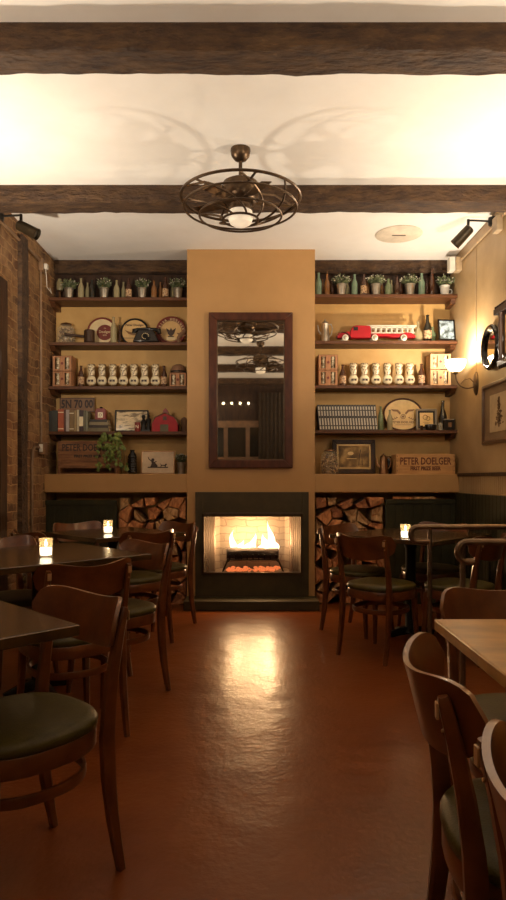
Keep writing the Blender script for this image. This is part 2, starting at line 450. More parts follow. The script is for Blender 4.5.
def rough_beam(name, y0, y1, z0, z1, x0=-XW, x1=XW, amp=0.018, seed=0):
    mb = MB(); nx = 90
    prof = [(y0, z1), (y0, (z0 + z1) / 2), (y0, z0 + 0.012), (y0 + 0.012, z0), (y0 + (y1 - y0) * 0.33, z0), (y0 + (y1 - y0) * 0.66, z0), (y1 - 0.012, z0), (y1, z0 + 0.012), (y1, z1)]
    rings = []
    for i in range(nx + 1):
        x = x0 + (x1 - x0) * i / nx; ring = []
        for j, (y, z) in enumerate(prof):
            k = 0 if j in (0, len(prof) - 1) else 1
            d = noise.noise_vector(Vector((x * 2.2 + seed, j * 0.7, seed * 1.7))) * amp * k + noise.noise_vector(Vector((x * 9 + seed, j * 1.3, 3))) * amp * 0.5 * k
            ring.append(mb.bm.verts.new((x, y + d.y, z + abs(d.z) * 0.8)))
        rings.append(ring)
    for a, c in zip(rings, rings[1:]):
        for j in range(len(prof) - 1): mb._face([a[j], a[j + 1], c[j + 1], c[j]], 0)
    mb._face(rings[0], 0); mb._face(rings[-1][::-1], 0)
    return tag(mb.build(name, 'beam', smooth=50), kind='structure')
for i, y in enumerate((3.08, 4.79, 1.38, -0.32, -2.0)):
    rough_beam('ceiling_beam', y, y + 0.21, 3.23, H, seed=i * 5 + 1)
rough_beam('ceiling_beam', 6.44, YB, 3.23, H, x0=-XW, x1=CX0, seed=40)
rough_beam('ceiling_beam', 6.44, YB, 3.23, H, x0=CX1, x1=XW, seed=47)
# dark board behind the top shelves
struct('trim_3', MB().box(-XW, CX0, YB - 0.015, YB, 2.95, 3.24), 'darkwood')
struct('trim_4', MB().box(CX1, XW, YB - 0.015, YB, 2.95, 3.24), 'darkwood')

# shelves
def shelf(x0, x1, z, side, label, cl):
    t = thing('wall_shelf', label, 'shelf', ((x0 + x1) / 2, 6.395, z - 0.032), 0, 'dark wooden shelves either side of the chimney')
    w2 = (x1 - x0) / 2
    MB().box(-w2, w2, -0.125, 0.124, 0, 0.032).build('board', 'shelf', t, bevel=0.003)
    for s in (-1, 1):
        if s == side or cl:
            a, c = (-w2, -w2 + 0.05) if s < 0 else (w2 - 0.05, w2)
            mb = MB(); mx = Matrix.Identity(4)
            T = Matrix.Rotation(R(90), 4, 'Z')
            # bracket: prism with profile in y-z, thickness along x
            pr = [(-0.09, 0), (0.12, 0), (0.12, -0.055), (-0.05, -0.04)]
            mb.prism([(p[0], p[1]) for p in pr], -a, -c, 0, T)
            mb.build('bracket', 'shelf', t, bevel=0.002)
    return t
nm = ['top', 'second', 'third', 'fourth']
for i in range(4):
    shelf(-XW + 0.001, CX0 - 0.001, LZ[i], -1, f'{nm[i]} dark wooden shelf counted from the ceiling, left of the chimney', False)
    shelf(CX1 + 0.001, XW - 0.001, RZ[i], 1, f'{nm[i]} dark wooden shelf counted from the ceiling, right of the chimney', False)

# wainscot panels
def beadboard(x0, x1, y, z0, z1, mname, name, pitch=0.045, cap=True, mcap=None):
    mb = MB()
    n = int((x1 - x0) / pitch)
    p = (x1 - x0) / n
    mb.box(x0, x1, y, y + 0.02, z0, z1)
    for i in range(n): mb.box(x0 + i * p + 0.004, x0 + (i + 1) * p - 0.004, y - 0.006, y, z0, z1)
    if cap: mb.box(x0, x1, y - 0.018, y + 0.03, z1 - 0.03, z1 + 0.012)
    return mb
struct('wainscot_left', beadboard(-XW, -1.297, YC + 0.05, 0, 0.975, 'green', ''), 'green', bevel=0.002)
struct('wainscot_right', beadboard(1.26, XW, YC + 0.05, 0, 0.985, 'green', '', 0.08), 'green', bevel=0.002)
# planks lying on top of the right panel, in the gap under the ledge
for i, (x, ww, z, rr) in enumerate([(1.37 + 0.06, 0.20, 0.999, 0), (1.62, 0.22, 0.999, 0.05)]):
    tag(MB().box(-ww / 2, ww / 2, -0.02, 0.02, 0, 0.022).build('plank_offcut', 'split3' if i else 'split1', loc=(x, 6.185, z), bevel=0.002),
        ['short brown plank on the green panel cap under the right ledge, nearer the chimney', 'short pale plank on the green panel cap under the right ledge, nearer the wall'][i], 'plank')
# right wall wainscot along the room
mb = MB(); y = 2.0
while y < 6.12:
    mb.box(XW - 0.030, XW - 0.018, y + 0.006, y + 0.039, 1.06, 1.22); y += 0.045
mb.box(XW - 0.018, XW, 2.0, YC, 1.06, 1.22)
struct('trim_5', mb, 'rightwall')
struct('trim_11', MB().box(XW - 0.045, XW, 2.0, YC, 1.215, 1.245), 'darkwood')
mb = MB(); y = 2.0
mb.box(XW - 0.05, XW - 0.002, 2.0, YC + 0.03, 0, 1.06)
while y < 6.1:
    mb.box(XW - 0.056, XW - 0.05, y + 0.004, y + 0.076, 0, 1.06); y += 0.08
struct('wainscot_side', mb, 'green')
# left wall timber posts
def post(x0, x1, y0, y1, z0, z1, sd, m='beam'):
    mb = MB(); rings = []; n = 40
    for i in range(n + 1):
        z = z0 + (z1 - z0) * i / n; q = []
        for j, (x, y) in enumerate([(x0, y0), (x1, y0), (x1, y1), (x0, y1)]):
            d = noise.noise_vector(Vector((z * 2.5 + sd, j, sd))) * 0.012
            q.append(mb.bm.verts.new((x if x == x0 else x + d.x, y + d.y, z)))
        rings.append(q)
    for a, c in zip(rings, rings[1:]):
        for j in range(4): mb._face([a[j], a[(j + 1) % 4], c[(j + 1) % 4], c[j]], 0)
    mb._face(rings[0], 0); mb._face(rings[-1], 0)
    return mb
struct('trim_6', post(-XW, -XW + 0.035, 5.45, 5.60, 0, 3.25, 3), 'beam')
struct('trim_7', post(-XW, -XW + 0.035, 4.98, 5.13, 0, 2.75, 9), 'darkwood')
mb = MB()
for k in range(12): mb.box(-XW, -XW + 0.03, 3.2, 4.98, k * 0.125 + 0.003, (k + 1) * 0.125 - 0.003)
struct('trim_8', mb, 'conduit', bevel=0.003)
struct('trim_9', MB().box(-XW, -XW + 0.04, 3.2, 4.98, 1.5, 2.75), 'darkwood')

# rear of the room (seen in the mirror)
mb = MB()
mb.box(-XW, XW, YR, YR + 0.08, 2.35, 2.5).box(-XW, XW, YR, YR + 0.06, 1.55, 1.68)
for x in (-1.9, -1.2, -0.62, -0.12, 0.62, 1.2, 1.88): mb.box(x - 0.045, x + 0.045, YR, YR + 0.07, 0, 2.35)
struct('trim_10', mb, mat('oak_frame', (0.20, 0.10, 0.04), 0.5, c2=(0.12, 0.06, 0.025)))
for i, (a, c) in enumerate([(-1.86, -1.24), (-1.16, -0.66), (-0.58, -0.16), (-0.08, 0.58), (0.66, 1.16), (1.24, 1.84)]):
    struct(f'window_{i+1}', MB().box(a, c, YR + 0.01, YR + 0.02, 0.3, 1.55).box(a, c, YR + 0.01, YR + 0.02, 1.68, 2.35), 'nightglass')
t = thing('string_lights', 'string of small warm round bulbs reflected in the wall mirror', 'string lights', (0, YR + 0.13, 2.92))
mb = MB(); mb.sweep([(-1.7 + 0.1 * k, 0, 0.02 * math.sin(k * 1.7)) for k in range(19)], 0.004, 6); mb.build('wire', 'black', t)
for k in range(9):
    MB().sphere((-1.62 + 0.19 * k, 0, -0.03), 0.022, 10).build('bulb', 'bulb', t)
mb = MB(); pts = [(-0.0 - 0.30 + 0.02 * k, 0.03 * math.sin(k * 1.3), 0) for k in range(40)]
q = [mb.bm.verts.new((x, y, 0)) for x, y, _ in pts]; q2 = [mb.bm.verts.new((x * 0.9, y, 3.1)) for x, y, _ in pts]
q3 = [mb.bm.verts.new((x, y + 0.012, 0)) for x, y, _ in pts]; q4 = [mb.bm.verts.new((x * 0.9, y + 0.012, 3.1)) for x, y, _ in pts]
for k in range(39):
    mb._face([q[k], q[k + 1], q2[k + 1], q2[k]], 0); mb._face([q3[k], q4[k], q4[k + 1], q3[k + 1]], 0)
tag(mb.build('curtain', 'curtain', loc=(0.40, YR + 0.22, 0.02)), 'dark hanging curtain reflected in the right side of the mirror', 'curtain')

# ------------------------------------------------------------------ fireplace
t = thing('fireplace', 'built-in fireplace with dark slate surround and an open burning hearth', 'fireplace', (0, YC, 0))
SX0, SX1, SZ1 = -0.543, 0.524, 1.068
mb = MB()
mb.box(SX0, FX0, -0.025, -0.002, 0.085, SZ1).box(FX1, SX1, -0.025, -0.002, 0.085, SZ1).box(FX0, FX1, -0.025, -0.002, FZ1, SZ1).box(FX0, FX1, -0.025, -0.002, 0.085, FZ0)
mb.build('surround', 'slate', t, bevel=0.002)
mb = MB()
f = 0.018
mb.box(FX0, FX0 + f, -0.04, 0.02, FZ0, FZ1).box(FX1 - f, FX1, -0.04, 0.02, FZ0, FZ1).box(FX0, FX1, -0.04, 0.02, FZ1 - 0.035, FZ1).box(FX0, FX1, -0.04, 0.02, FZ0, FZ0 + 0.014)
mb.build('door_frame', mat('firebox_frame', (0.10, 0.07, 0.045), 0.3, 0.8), t, bevel=0.003)
# firebox (tapered)
mb = MB()
v = lambda x, y, z: mb.bm.verts.new((x, y, z))
A = [v(FX0, 0.02, FZ0), v(FX1, 0.02, FZ0), v(FX1, 0.02, FZ1), v(FX0, 0.02, FZ1)]
B = [v(FX0 + 0.15, 0.36, FZ0), v(FX1 - 0.15, 0.36, FZ0), v(FX1 - 0.15, 0.36, FZ1), v(FX0 + 0.15, 0.36, FZ1)]
for k in range(4): mb._face([A[k], A[(k + 1) % 4], B[(k + 1) % 4], B[k]], 0)
mb._face(B, 0)
mb.build('firebox', 'firebrick', t, smooth=0)
# mesh curtains
for s, (xa, xb) in ((-1, (FX0 + 0.018, FX0 + 0.12)), (1, (FX1 - 0.12, FX1 - 0.018))):
    mb = MB(); n = 40
    fr = []
    for k in range(n + 1):
        x = xa + (xb - xa) * k / n; y = 0.035 + 0.012 * math.sin(k / n * 2 * PI * 5)
        fr.append((mb.bm.verts.new((x, y, FZ0 + 0.012)), mb.bm.verts.new((x, y, FZ1 - 0.03))))
    for p, q in zip(fr, fr[1:]): mb._face([p[0], q[0], q[1], p[1]], 0)
    mb.build('mesh_curtain', 'mesh', t)
# grate
g = thing('fire_grate', 'black iron grate holding the burning log in the fireplace', 'fire grate', (0.0, YC + 0.17, FZ0 + 0.002))
mb = MB()
for k in range(9):
    x = -0.22 + 0.055 * k
    mb.sweep([(x, -0.10, 0.17), (x, -0.09, 0.125), (x, 0.0, 0.115), (x, 0.10, 0.12), (x, 0.11, 0.16)], 0.007, 6)
mb.sweep([(-0.25, -0.07, 0.115), (0.25, -0.07, 0.115)], 0.008, 6); mb.sweep([(-0.25, 0.08, 0.115), (0.25, 0.08, 0.115)], 0.008, 6)
mb.build('bars', 'iron', g)
for s in (-1, 1):
    for yy in (-0.07, 0.08):
        MB().sweep([(s * 0.22, yy, 0.115), (s * 0.25, yy - 0.01, 0.09), (s * 0.29, yy - 0.02, 0.0)], 0.008, 6).build('leg', 'iron', g)
def log_round(name, label, loc, rot, L, r, mname='charred', cat='log'):
    mb = MB(); rings = []; n = 12; k = 10
    for i in range(k + 1):
        x = -L / 2 + L * i / k
        rings.append([mb.bm.verts.new((x, (r + noise.noise(Vector((x * 9, j * 1.3, r * 30))) * r * 0.35) * math.cos(2 * PI * j / n), (r + noise.noise(Vector((x * 9, j * 1.9, r * 50))) * r * 0.35) * math.sin(2 * PI * j / n))) for j in range(n)])
    for a, c in zip(rings, rings[1:]):
        for j in range(n): mb._face([a[j], a[(j + 1) % n], c[(j + 1) % n], c[j]], 0)
    mb._face(rings[0], 0); mb._face(rings[-1], 0)
    return tag(mb.build(name, mname, loc=loc, rot=rot, smooth=60), label, cat)
log_round('burning_log', 'thick charred log burning on the front of the iron grate', (-0.005, YC + 0.13, FZ0 + 0.178), (0, 0, 0.03), 0.50, 0.052)
log_round('burning_log', 'charred log burning at the back of the iron grate', (0.01, YC + 0.235, FZ0 + 0.182), (0, 0.03, -0.04), 0.42, 0.05)
mb = MB()
for k in range(70):
    x = random.uniform(-0.26, 0.26); y = random.uniform(-0.10, 0.13); r = random.uniform(0.012, 0.024)
    mb.lathe([(0, -r * 0.7), (r, -r * 0.3), (r * 0.9, r * 0.4), (0, r * 0.7)], (x, y, r * 0.7), 6)
tag(mb.build('embers', 'ember', loc=(0, YC + 0.17, FZ0 + 0.002), smooth=0), 'bed of glowing embers and ash beneath the grate', 'embers', kind='stuff')
fl = thing('fire', 'bright orange and yellow flames rising from the logs in the fireplace', 'fire', (0, YC + 0.18, FZ0 + 0.20))
rf = random.Random(3)
for k, (x, y, h, r) in enumerate([(-0.19, 0, 0.23, 0.040), (-0.12, 0.03, 0.13, 0.05), (-0.06, -0.02, 0.11, 0.05), (0.0, 0.03, 0.20, 0.045), (0.06, -0.02, 0.10, 0.05), (0.12, 0.02, 0.19, 0.06), (0.17, 0.03, 0.31, 0.045), (0.21, -0.01, 0.13, 0.045), (-0.15, -0.04, 0.09, 0.05), (0.14, -0.04, 0.12, 0.045), (-0.02, -0.05, 0.07, 0.05)]):
    mb = MB(); n = 10; kk = 14; ph = rf.uniform(0, 6); rings = []
    for i in range(kk + 1):
        u = i / kk; rr = r * (math.sin(PI * min(1, (u * 0.75 + 0.22))) ** 1.2) * (1 - u) ** 0.45 + 0.001
        dx = 0.03 * math.sin(u * 5 + ph) * u; 
        rings.append([mb.bm.verts.new((x + dx + rr * math.cos(2 * PI * j / n), y + rr * 0.7 * math.sin(2 * PI * j / n) , -0.03 + h * u)) for j in range(n)])
    for a, c in zip(rings, rings[1:]):
        for j in range(n): mb._face([a[j], a[(j + 1) % n], c[(j + 1) % n], c[j]], 0)
    mb.build('flame', 'flame', fl, smooth=80)
for x, k in ((-0.16, 0.3), (0.14, 0.45), (0.0, 0.25)):
    point_light('flame_light', (x, -0.04, 0.10), FIRE_W * k, FIRE_COL, 0.05, fl)
# hearth
tag(MB().box(-0.63, 0.60, 5.87, YC - 0.001, 0, 0.085).build('hearth_slab', 'slate', bevel=0.006), kind='structure')

# ------------------------------------------------------------------ firewood stacks
def clip(poly, p, nrm):
    out = []
    for i in range(len(poly)):
        a, c = poly[i], poly[(i + 1) % len(poly)]
        da = (a[0] - p[0]) * nrm[0] + (a[1] - p[1]) * nrm[1]; dc = (c[0] - p[0]) * nrm[0] + (c[1] - p[1]) * nrm[1]
        if da <= 0: out.append(a)
        if da * dc < 0:
            q = da / (da - dc); out.append((a[0] + (c[0] - a[0]) * q, a[1] + (c[1] - a[1]) * q))
    return out
ORD = ['first', 'second', 'third', 'fourth', 'fifth', 'sixth', 'seventh', 'eighth', 'ninth', 'tenth', 'eleventh', 'twelfth', 'thirteenth', 'fourteenth', 'fifteenth', 'sixteenth', 'seventeenth', 'eighteenth', 'nineteenth', 'twentieth', 'last']
def woodpile(x0, x1, z1, label, group, sd, rows, cols):
    rr = random.Random(sd); pts = []
    for r in range(rows):
        for c in range(cols):
            pts.append((x0 + (c + 0.5 + (0.5 if r % 2 else 0) - 0.25 + rr.uniform(-0.33, 0.33)) * (x1 - x0) / cols, (r + 0.5 + rr.uniform(-0.33, 0.33)) * z1 / rows))
    for i, p in enumerate(pts):
        poly = [(x0, 0.0), (x1, 0.0), (x1, z1), (x0, z1)]
        for j, q in enumerate(pts):
            if j == i: continue
            mid = ((p[0] + q[0]) / 2, (p[1] + q[1]) / 2); d = (q[0] - p[0], q[1] - p[1])
            poly = clip(poly, mid, d)
            if len(poly) < 3: break
        if len(poly) < 3: continue
        cx = sum(a[0] for a in poly) / len(poly); cz = sum(a[1] for a in poly) / len(poly)
        cor = max(poly, key=lambda a: (a[0] - cx) ** 2 + (a[1] - cz) ** 2)
        # drop short edges so that the pieces read as split wedges
        k = rr.uniform(0.80, 0.95)
        pl = []
        for a in poly:
            if not pl or math.dist(a, pl[-1]) > 0.035: pl.append(a)
        if len(pl) > 3 and math.dist(pl[0], pl[-1]) < 0.035: pl.pop()
        while len(pl) >= 5 and rr.random() < 0.75: pl.pop(rr.randrange(len(pl)))
        cx = sum(a[0] for a in pl) / len(pl); cz = sum(a[1] for a in pl) / len(pl)
        pl = [(a[0] * k + cx * (1 - k) - cx, a[1] * k + cz * (1 - k) - cz) for a in pl]
        y0 = rr.uniform(0, 0.07); tilt = rr.uniform(-0.05, 0.05)
        mb = MB(); L = 0.27
        # three rings with noise for a rough split surface
        rings = []; dense = []
        for a in range(len(pl)):
            A_, B_ = pl[a], pl[(a + 1) % len(pl)]
            for u in (0, 0.35, 0.7):
                dense.append((A_[0] + (B_[0] - A_[0]) * u, A_[1] + (B_[1] - A_[1]) * u))
        for u in (0, 0.04, 0.5, 1):
            s_ = 0.93 if u == 0 else 1
            rings.append([mb.bm.verts.new((a[0] * s_ + noise.noise(Vector((a[0] * 30 + i, a[1] * 30, u))) * 0.006, L * u + (noise.noise(Vector((a[0] * 25, a[1] * 25, i))) * 0.03 if u == 0 else 0), a[1] * s_ + noise.noise(Vector((a[0] * 30, a[1] * 30 + i, u + 5))) * 0.006)) for a in dense])
        n = len(dense)
        for r1, r2 in zip(rings, rings[1:]):
            for j in range(n): mb._face([r1[j], r1[(j + 1) % n], r2[(j + 1) % n], r2[j]], 1 if (j // 3) == 0 and i % 2 else 0)
        c0 = mb.bm.verts.new((0, rr.uniform(-0.012, 0.012), 0))
        for j in range(n): mb._face([rings[0][j], rings[0][(j + 1) % n], c0], 0)
        mb._face(rings[-1], 0)
        m_ = rr.choice(['split1', 'split1', 'split1', 'split2', 'split3'])
        tag(mb.build('firewood_log', [m_, 'bark'], loc=(cx, YC + 0.015 + y0, cz), smooth=25),
            f"{ {'split1': 'orange brown', 'split2': 'dark brown', 'split3': 'pale'}[m_]} split log, {ORD[rows - 1 - i // cols]} row from top, {ORD[(i % cols) if x0 > 0 else cols - 1 - i % cols]} from fireplace, {label}", 'firewood log', group)
woodpile(-1.28, CX0 - 0.01, 1.02, 'left stack', 'firewood stacked left of the fireplace', 4, 9, 5)
woodpile(CX1 + 0.01, 1.25, 1.02, 'right stack', 'firewood stacked right of the fireplace', 11, 9, 5)

# ------------------------------------------------------------------ wall mirror
def frame_thing(name, label, cat, w2, h, d, fw, loc, rz, mframe, inner, lean=0.0, mframe2=None, group=None):
    """frame hanging/standing with its base centre at the origin, facing -y.  inner = list of (part, material, margin, ythick)"""
    t = thing(name, label, cat, loc, rz, group, rx=lean)
    mb = MB()
    def bar(p, q, r_, s_, y0, y1): # mitred bar from corner points
        mb.prism([p, q, r_, s_], y0, y1)
    o_ = [(-w2, 0), (w2, 0), (w2, h), (-w2, h)]; i_ = [(-w2 + fw, fw), (w2 - fw, fw), (w2 - fw, h - fw), (-w2 + fw, h - fw)]
    for k in range(4): bar(o_[k], o_[(k + 1) % 4], i_[(k + 1) % 4], i_[k], -d, 0)
    mb.build('frame', mframe, t, bevel=min(0.006, fw * 0.25, d * 0.3))
    for part, mm, mg, yy in inner:
        MB().box(-w2 + mg, w2 - mg, yy, yy + 0.003, mg, h - mg).build(part, mm, t, smooth=0)
    return t
MW = (0.373 + 0.415) / 2; MC = (-0.415 + 0.373) / 2
mt = frame_thing('wall_mirror', 'tall wall mirror in a reddish brown wooden frame on the chimney breast', 'mirror', MW, 1.461, 0.045, 0.075, (MC, YC - 0.002, 1.294), 0,
            mat('mirror_frame_wood', (0.085, 0.024, 0.010), 0.35, c2=(0.04, 0.011, 0.005), ns=6, stretch=(3, 3, 1), spec=0.3), [('mirror_glass', 'mirror', 0.072, -0.018)])
mb = MB(); q = 0.073
for a in (0,):
    w_, h_ = MW - q, 1.461 - q
    for (x0, x1, z0, z1) in ((-w_, w_, q, q + 0.010), (-w_, w_, h_ - 0.010, h_), (-w_, -w_ + 0.010, q, h_), (w_ - 0.010, w_, q, h_)): mb.box(x0, x1, -0.034, -0.015, z0, z1)
mb.build('inner_bead', 'bronze', mt, bevel=0.002)

# ------------------------------------------------------------------ ceiling fans
def make_fan():
    t = thing('cage_ceiling_fan', 'bronze caged ceiling fan with cream glass light, hanging between the beams', 'ceiling fan', (-0.082, 4.27, H), 0, 'caged ceiling fans')
    MB().lathe([(0.065, 0), (0.066, -0.015), (0.06, -0.045), (0.04, -0.07), (0.018, -0.08)], n=24).build('canopy', 'bronze', t)
    MB().lathe([(0.012, -0.07), (0.012, -0.21)], n=12).build('downrod', 'bronze', t)
    MB().lathe([(0.015, -0.19), (0.07, -0.20), (0.115, -0.225), (0.125, -0.27), (0.12, -0.33), (0.095, -0.36), (0.075, -0.37), (0.072, -0.39), (0.085, -0.395), (0.085, -0.41)], n=28).build('motor_housing', 'bronze', t)
    MB().lathe([(0.076, -0.405), (0.082, -0.43), (0.082, -0.455), (0.07, -0.487), (0.04, -0.505), (0, -0.51)], n=28).build('light_shade', 'fanshade', t)
    mb = MB()
    mb.ring((0, 0, -0.32), 0.39, (0.011, 0.009), 64, 8); mb.build('upper_ring', 'bronze', t)
    mb = MB(); mb.ring((0, 0, -0.385), 0.37, (0.008, 0.007), 64, 8); mb.build('lower_ring', 'bronze', t)
    mb = MB(); mb.ring((0, 0, -0.44), 0.27, (0.007, 0.007), 48, 8); mb.ring((0, 0, -0.465), 0.115, (0.009, 0.007), 32, 8); mb.build('inner_rings', 'bronze', t)
    mb = MB()
    for k in range(8):
        a0 = 2 * PI * k / 8
        pts = []
        for i in range(13):
            u = i / 12; r = 0.39 + (0.115 - 0.39) * u; a = a0 + 1.15 * u
            z = -0.32 - 0.145 * (u ** 0.75) 
            pts.append((r * math.cos(a), r * math.sin(a), z))
        mb.sweep(pts, (0.007, 0.007), 6)
    mb.build('cage_ribs', 'bronze', t)
    mb = MB()
    for k in range(4):
        a = 2 * PI * k / 4 + 0.4; mb.sweep([(0.11 * math.cos(a), 0.11 * math.sin(a), -0.27), (0.25 * math.cos(a), 0.25 * math.sin(a), -0.26), (0.39 * math.cos(a), 0.39 * math.sin(a), -0.315)], (0.009, 0.005), 6)
    mb.build('top_arms', 'bronze', t)
    for k in range(5):
        a = 2 * PI * k / 5 + 0.2
        T = Matrix.Rotation(a, 4, 'Z') @ Matrix.Translation((0, 0, -0.345)) @ Matrix.Rotation(R(12), 4, 'X')
        mb = MB(); mb.box(0.11, 0.33, -0.035, 0.04, -0.003, 0.003, mx=T); mb.build('blade', 'bronze', t)
    return t
fan = make_fan()
dup(fan, 'second caged ceiling fan, seen only as the smaller lower fan in the mirror', (0.12, 1.9, H), 0.5)

# ------------------------------------------------------------------ sconces
def make_sconce():
    t = thing('wall_sconce', 'lit wall sconce with glass bowl shade, beside the round mirror', 'wall lamp', (XW, 5.74, 2.035), 0, 'wall sconces with glass bowl shades')
    T = Matrix.Rotation(R(-90), 4, 'Y')
    MB().lathe([(0.054, 0.0), (0.054, 0.008), (0.038, 0.022), (0.0, 0.026)], n=24, mx=T, sx=1.95).build('back_plate', 'bronze', t)
    pts = []
    for i in range(15):
        u = i / 14; pts.append((-0.02 - 0.165 * math.sin(u * PI / 2), -0.0, -0.03 + 0.0 - 0.03 * math.sin(u * PI) + 0.115 * (1 - math.cos(u * PI / 2))))
    mb = MB(); mb.sweep(pts, 0.006, 8); 
    mb.sweep([(-0.015, 0.0, 0.0), (-0.06, 0.0, 0.045), (-0.11, 0, 0.03), (-0.14, 0, -0.005)], 0.004, 6)
    mb.build('arm', 'bronze', t)
    MB().lathe([(0.012, 0.08), (0.02, 0.085), (0.024, 0.105), (0.02, 0.11)], (-0.185, 0, 0), 16).build('cup', 'bronze', t)
    MB().lathe([(0.02, 0.10), (0.05, 0.112), (0.075, 0.14), (0.088, 0.17), (0.092, 0.205), (0.086, 0.205), (0.082, 0.17), (0.07, 0.145), (0.045, 0.118), (0.0, 0.108)], (-0.185, 0, 0), 32).build('shade', 'shade', t)
    point_light('sconce_light', (-0.185, 0, 0.215), SCONCE_W, SCONCE_COL, 0.03, t)
    return t
sc = make_sconce()
def relight(o, w_):
    for c in children(o):
        if c.type == 'LIGHT': c.data = c.data.copy(); c.data.energy = w_
for y in (4.1, 1.9, -0.7):  # all unseen; the pair behind the camera is added to fill the rear room
    sd_ = dup(sc, f'right wall sconce outside the view, {("third", "fourth", "fifth")[(4.1, 1.9, -0.7).index(y)]} lamp from the chimney', (XW, y, 2.035)); relight(sd_, OUT_W[y])
for y in (4.1, 1.9, -0.7):
    sd_ = dup(sc, f'left wall sconce outside the view, {("nearest", "second", "third")[(4.1, 1.9, -0.7).index(y)]} lamp from the chimney', (-XW, y, 2.035), PI); relight(sd_, OUT_W[y])

# ------------------------------------------------------------------ track spots, conduits, boxes
def spot(label, loc, side, arm_len):
    t = thing('spotlight', label, 'spotlight', loc, 0, 'black spotlights on arms')
    s = side
    mb = MB(); mb.lathe([(0.035, -0.03), (0.04, 0), (0.035, 0.03)], (0, 0, 0), 14); mb.build('mount', 'black', t)
    MB().sweep([(0, 0, 0.0), (-s * arm_len, 0, 0.01)], 0.008, 8).build('arm', 'black', t)
    MB().sweep([(-s * arm_len, 0, 0.015), (-s * (arm_len + 0.005), -0.01, -0.06), (-s * (arm_len + 0.05), -0.02, -0.10)], 0.012, 8).build('yoke', 'black', t)
    ax = Vector((-s * 0.62, 0.30, -0.66)) if s > 0 else Vector((0.80, -0.05, -0.42))
    q = ax.to_track_quat('Z', 'Y').to_matrix().to_4x4()
    c = Vector((-s * (arm_len + 0.055), -0.02, -0.13)) if s > 0 else Vector((arm_len + 0.06, -0.02, -0.11))
    MB().lathe([(0.0, -0.09), (0.03, -0.09), (0.040, -0.08), (0.042, -0.02), (0.044, 0.075), (0.046, 0.085), (0.041, 0.085), (0.038, 0.05), (0, 0.04)], n=22, mx=Matrix.Translation(c) @ q).build('lamp_head', mat('spot_black', (0.05, 0.036, 0.02), 0.35, 0.6), t)
    MB().lathe([(0.0, 0.06), (0.038, 0.06)], n=20, mx=Matrix.Translation(c) @ q).build('lens', 'steel', t)
    return t
spot('black cylinder spotlight on a thin arm from the right wall', (XW - 0.012, 5.32, 3.30), 1, 0.20)
spot('black cylinder spotlight on a thin arm from the brick wall', (-XW + 0.012, 5.02, 3.22), -1, 0.17)

def pipe(name, label, cat, pts, r, m):
    return tag(MB().sweep(pts, r, 8).build(name, m), label, cat)
pipe('conduit', 'pale surface conduit running below the ceiling on the right wall', 'conduit', [(XW - 0.012, 6.13, 3.255), (XW - 0.012, 5.2, 3.26), (XW - 0.012, 3.0, 3.265)], 0.010, 'conduit')
t = thing('junction_box', 'cream electrical box where the right conduit ends beside the top shelf', 'electrical box', (XW, 6.18, 3.16))
MB().box(-0.055, -0.001, -0.05, 0.05, 0, 0.13).build('box', 'conduit', t, bevel=0.004)
tag(MB().box(0, 0.055, 0, 0.09, 0, 0.13).build('switch_box', 'whitebox', loc=(XW - 0.112, 6.15, 3.165), bevel=0.005), 'white box plugged in at the right end of the top shelf', 'electrical box')
pipe('cord', 'thin pale cord hanging down the right wall to the sconce', 'cord', [(XW - 0.004, 5.74, 3.25), (XW - 0.004, 5.745, 2.7), (XW - 0.004, 5.74, 2.12)], 0.003, 'conduit')
t = thing('junction_box', 'conduit box with bracket next to the right wall spotlight', 'electrical box', (XW, 5.18, 3.16))
MB().box(-0.05, -0.001, -0.05, 0.05, 0, 0.12).build('box', 'conduit', t, bevel=0.004)
# left wall
pipe('conduit', 'brown conduit running down the brick wall under the ceiling to the upper box', 'conduit', [(-XW + 0.014, 4.6, 3.19), (-XW + 0.014, 5.3, 3.195), (-XW + 0.014, 5.98, 3.20)], 0.013, 'conduit_left')
t = thing('junction_box', 'upper cream electrical box on the brick wall below the ceiling', 'electrical box', (-XW, 6.02, 3.11))
MB().box(0.001, 0.045, -0.05, 0.05, 0, 0.11).build('box', 'conduit_left', t, bevel=0.004)
MB().box(0.045, 0.075, -0.03, 0.02, 0.02, 0.07).build('plug', 'whitebox', t, bevel=0.006)
pipe('cable', 'white cable looping down from the plug beside the top shelf', 'cable', [(-XW + 0.06, 6.0, 3.13), (-XW + 0.062, 6.02, 3.05), (-XW + 0.055, 6.05, 2.98), (-XW + 0.06, 6.18, 2.955), (-XW + 0.03, 6.22, 3.02)], 0.003, 'whitebox')
pipe('conduit', 'vertical conduit on the brick wall between the two boxes', 'conduit', [(-XW + 0.012, 6.01, 3.12), (-XW + 0.012, 6.02, 1.52)], 0.011, 'conduit_left')
t = thing('junction_box', 'lower brown electrical box with a pale switch on the brick wall above the ledge', 'electrical box', (-XW, 6.02, 1.42))
MB().box(0.001, 0.055, -0.055, 0.055, 0, 0.11).build('box', 'conduit_dark', t, bevel=0.004)
MB().box(0.012, 0.045, -0.062, -0.054, 0.02, 0.09).build('switch', 'whitebox', t, bevel=0.003)
pipe('conduit', 'bent conduit dropping from the lower box down the brick wall', 'conduit', [(-XW + 0.014, 5.97, 1.48), (-XW + 0.014, 5.84, 1.48), (-XW + 0.014, 5.78, 1.44), (-XW + 0.014, 5.76, 1.34), (-XW + 0.014, 5.76, 0.3)], 0.013, 'conduit_left')
# ceiling disc
t = thing('ceiling_speaker', 'round cream ceiling speaker plate near the right spotlight', 'speaker', (1.29, 5.75, H))
MB().lathe([(0.20, 0), (0.205, -0.006), (0.19, -0.012), (0, -0.012)], n=40).build('plate', 'rug', t)
MB().box(-0.06, 0.06, -0.006, 0.006, -0.016, -0.012).build('slot', 'ink', t)

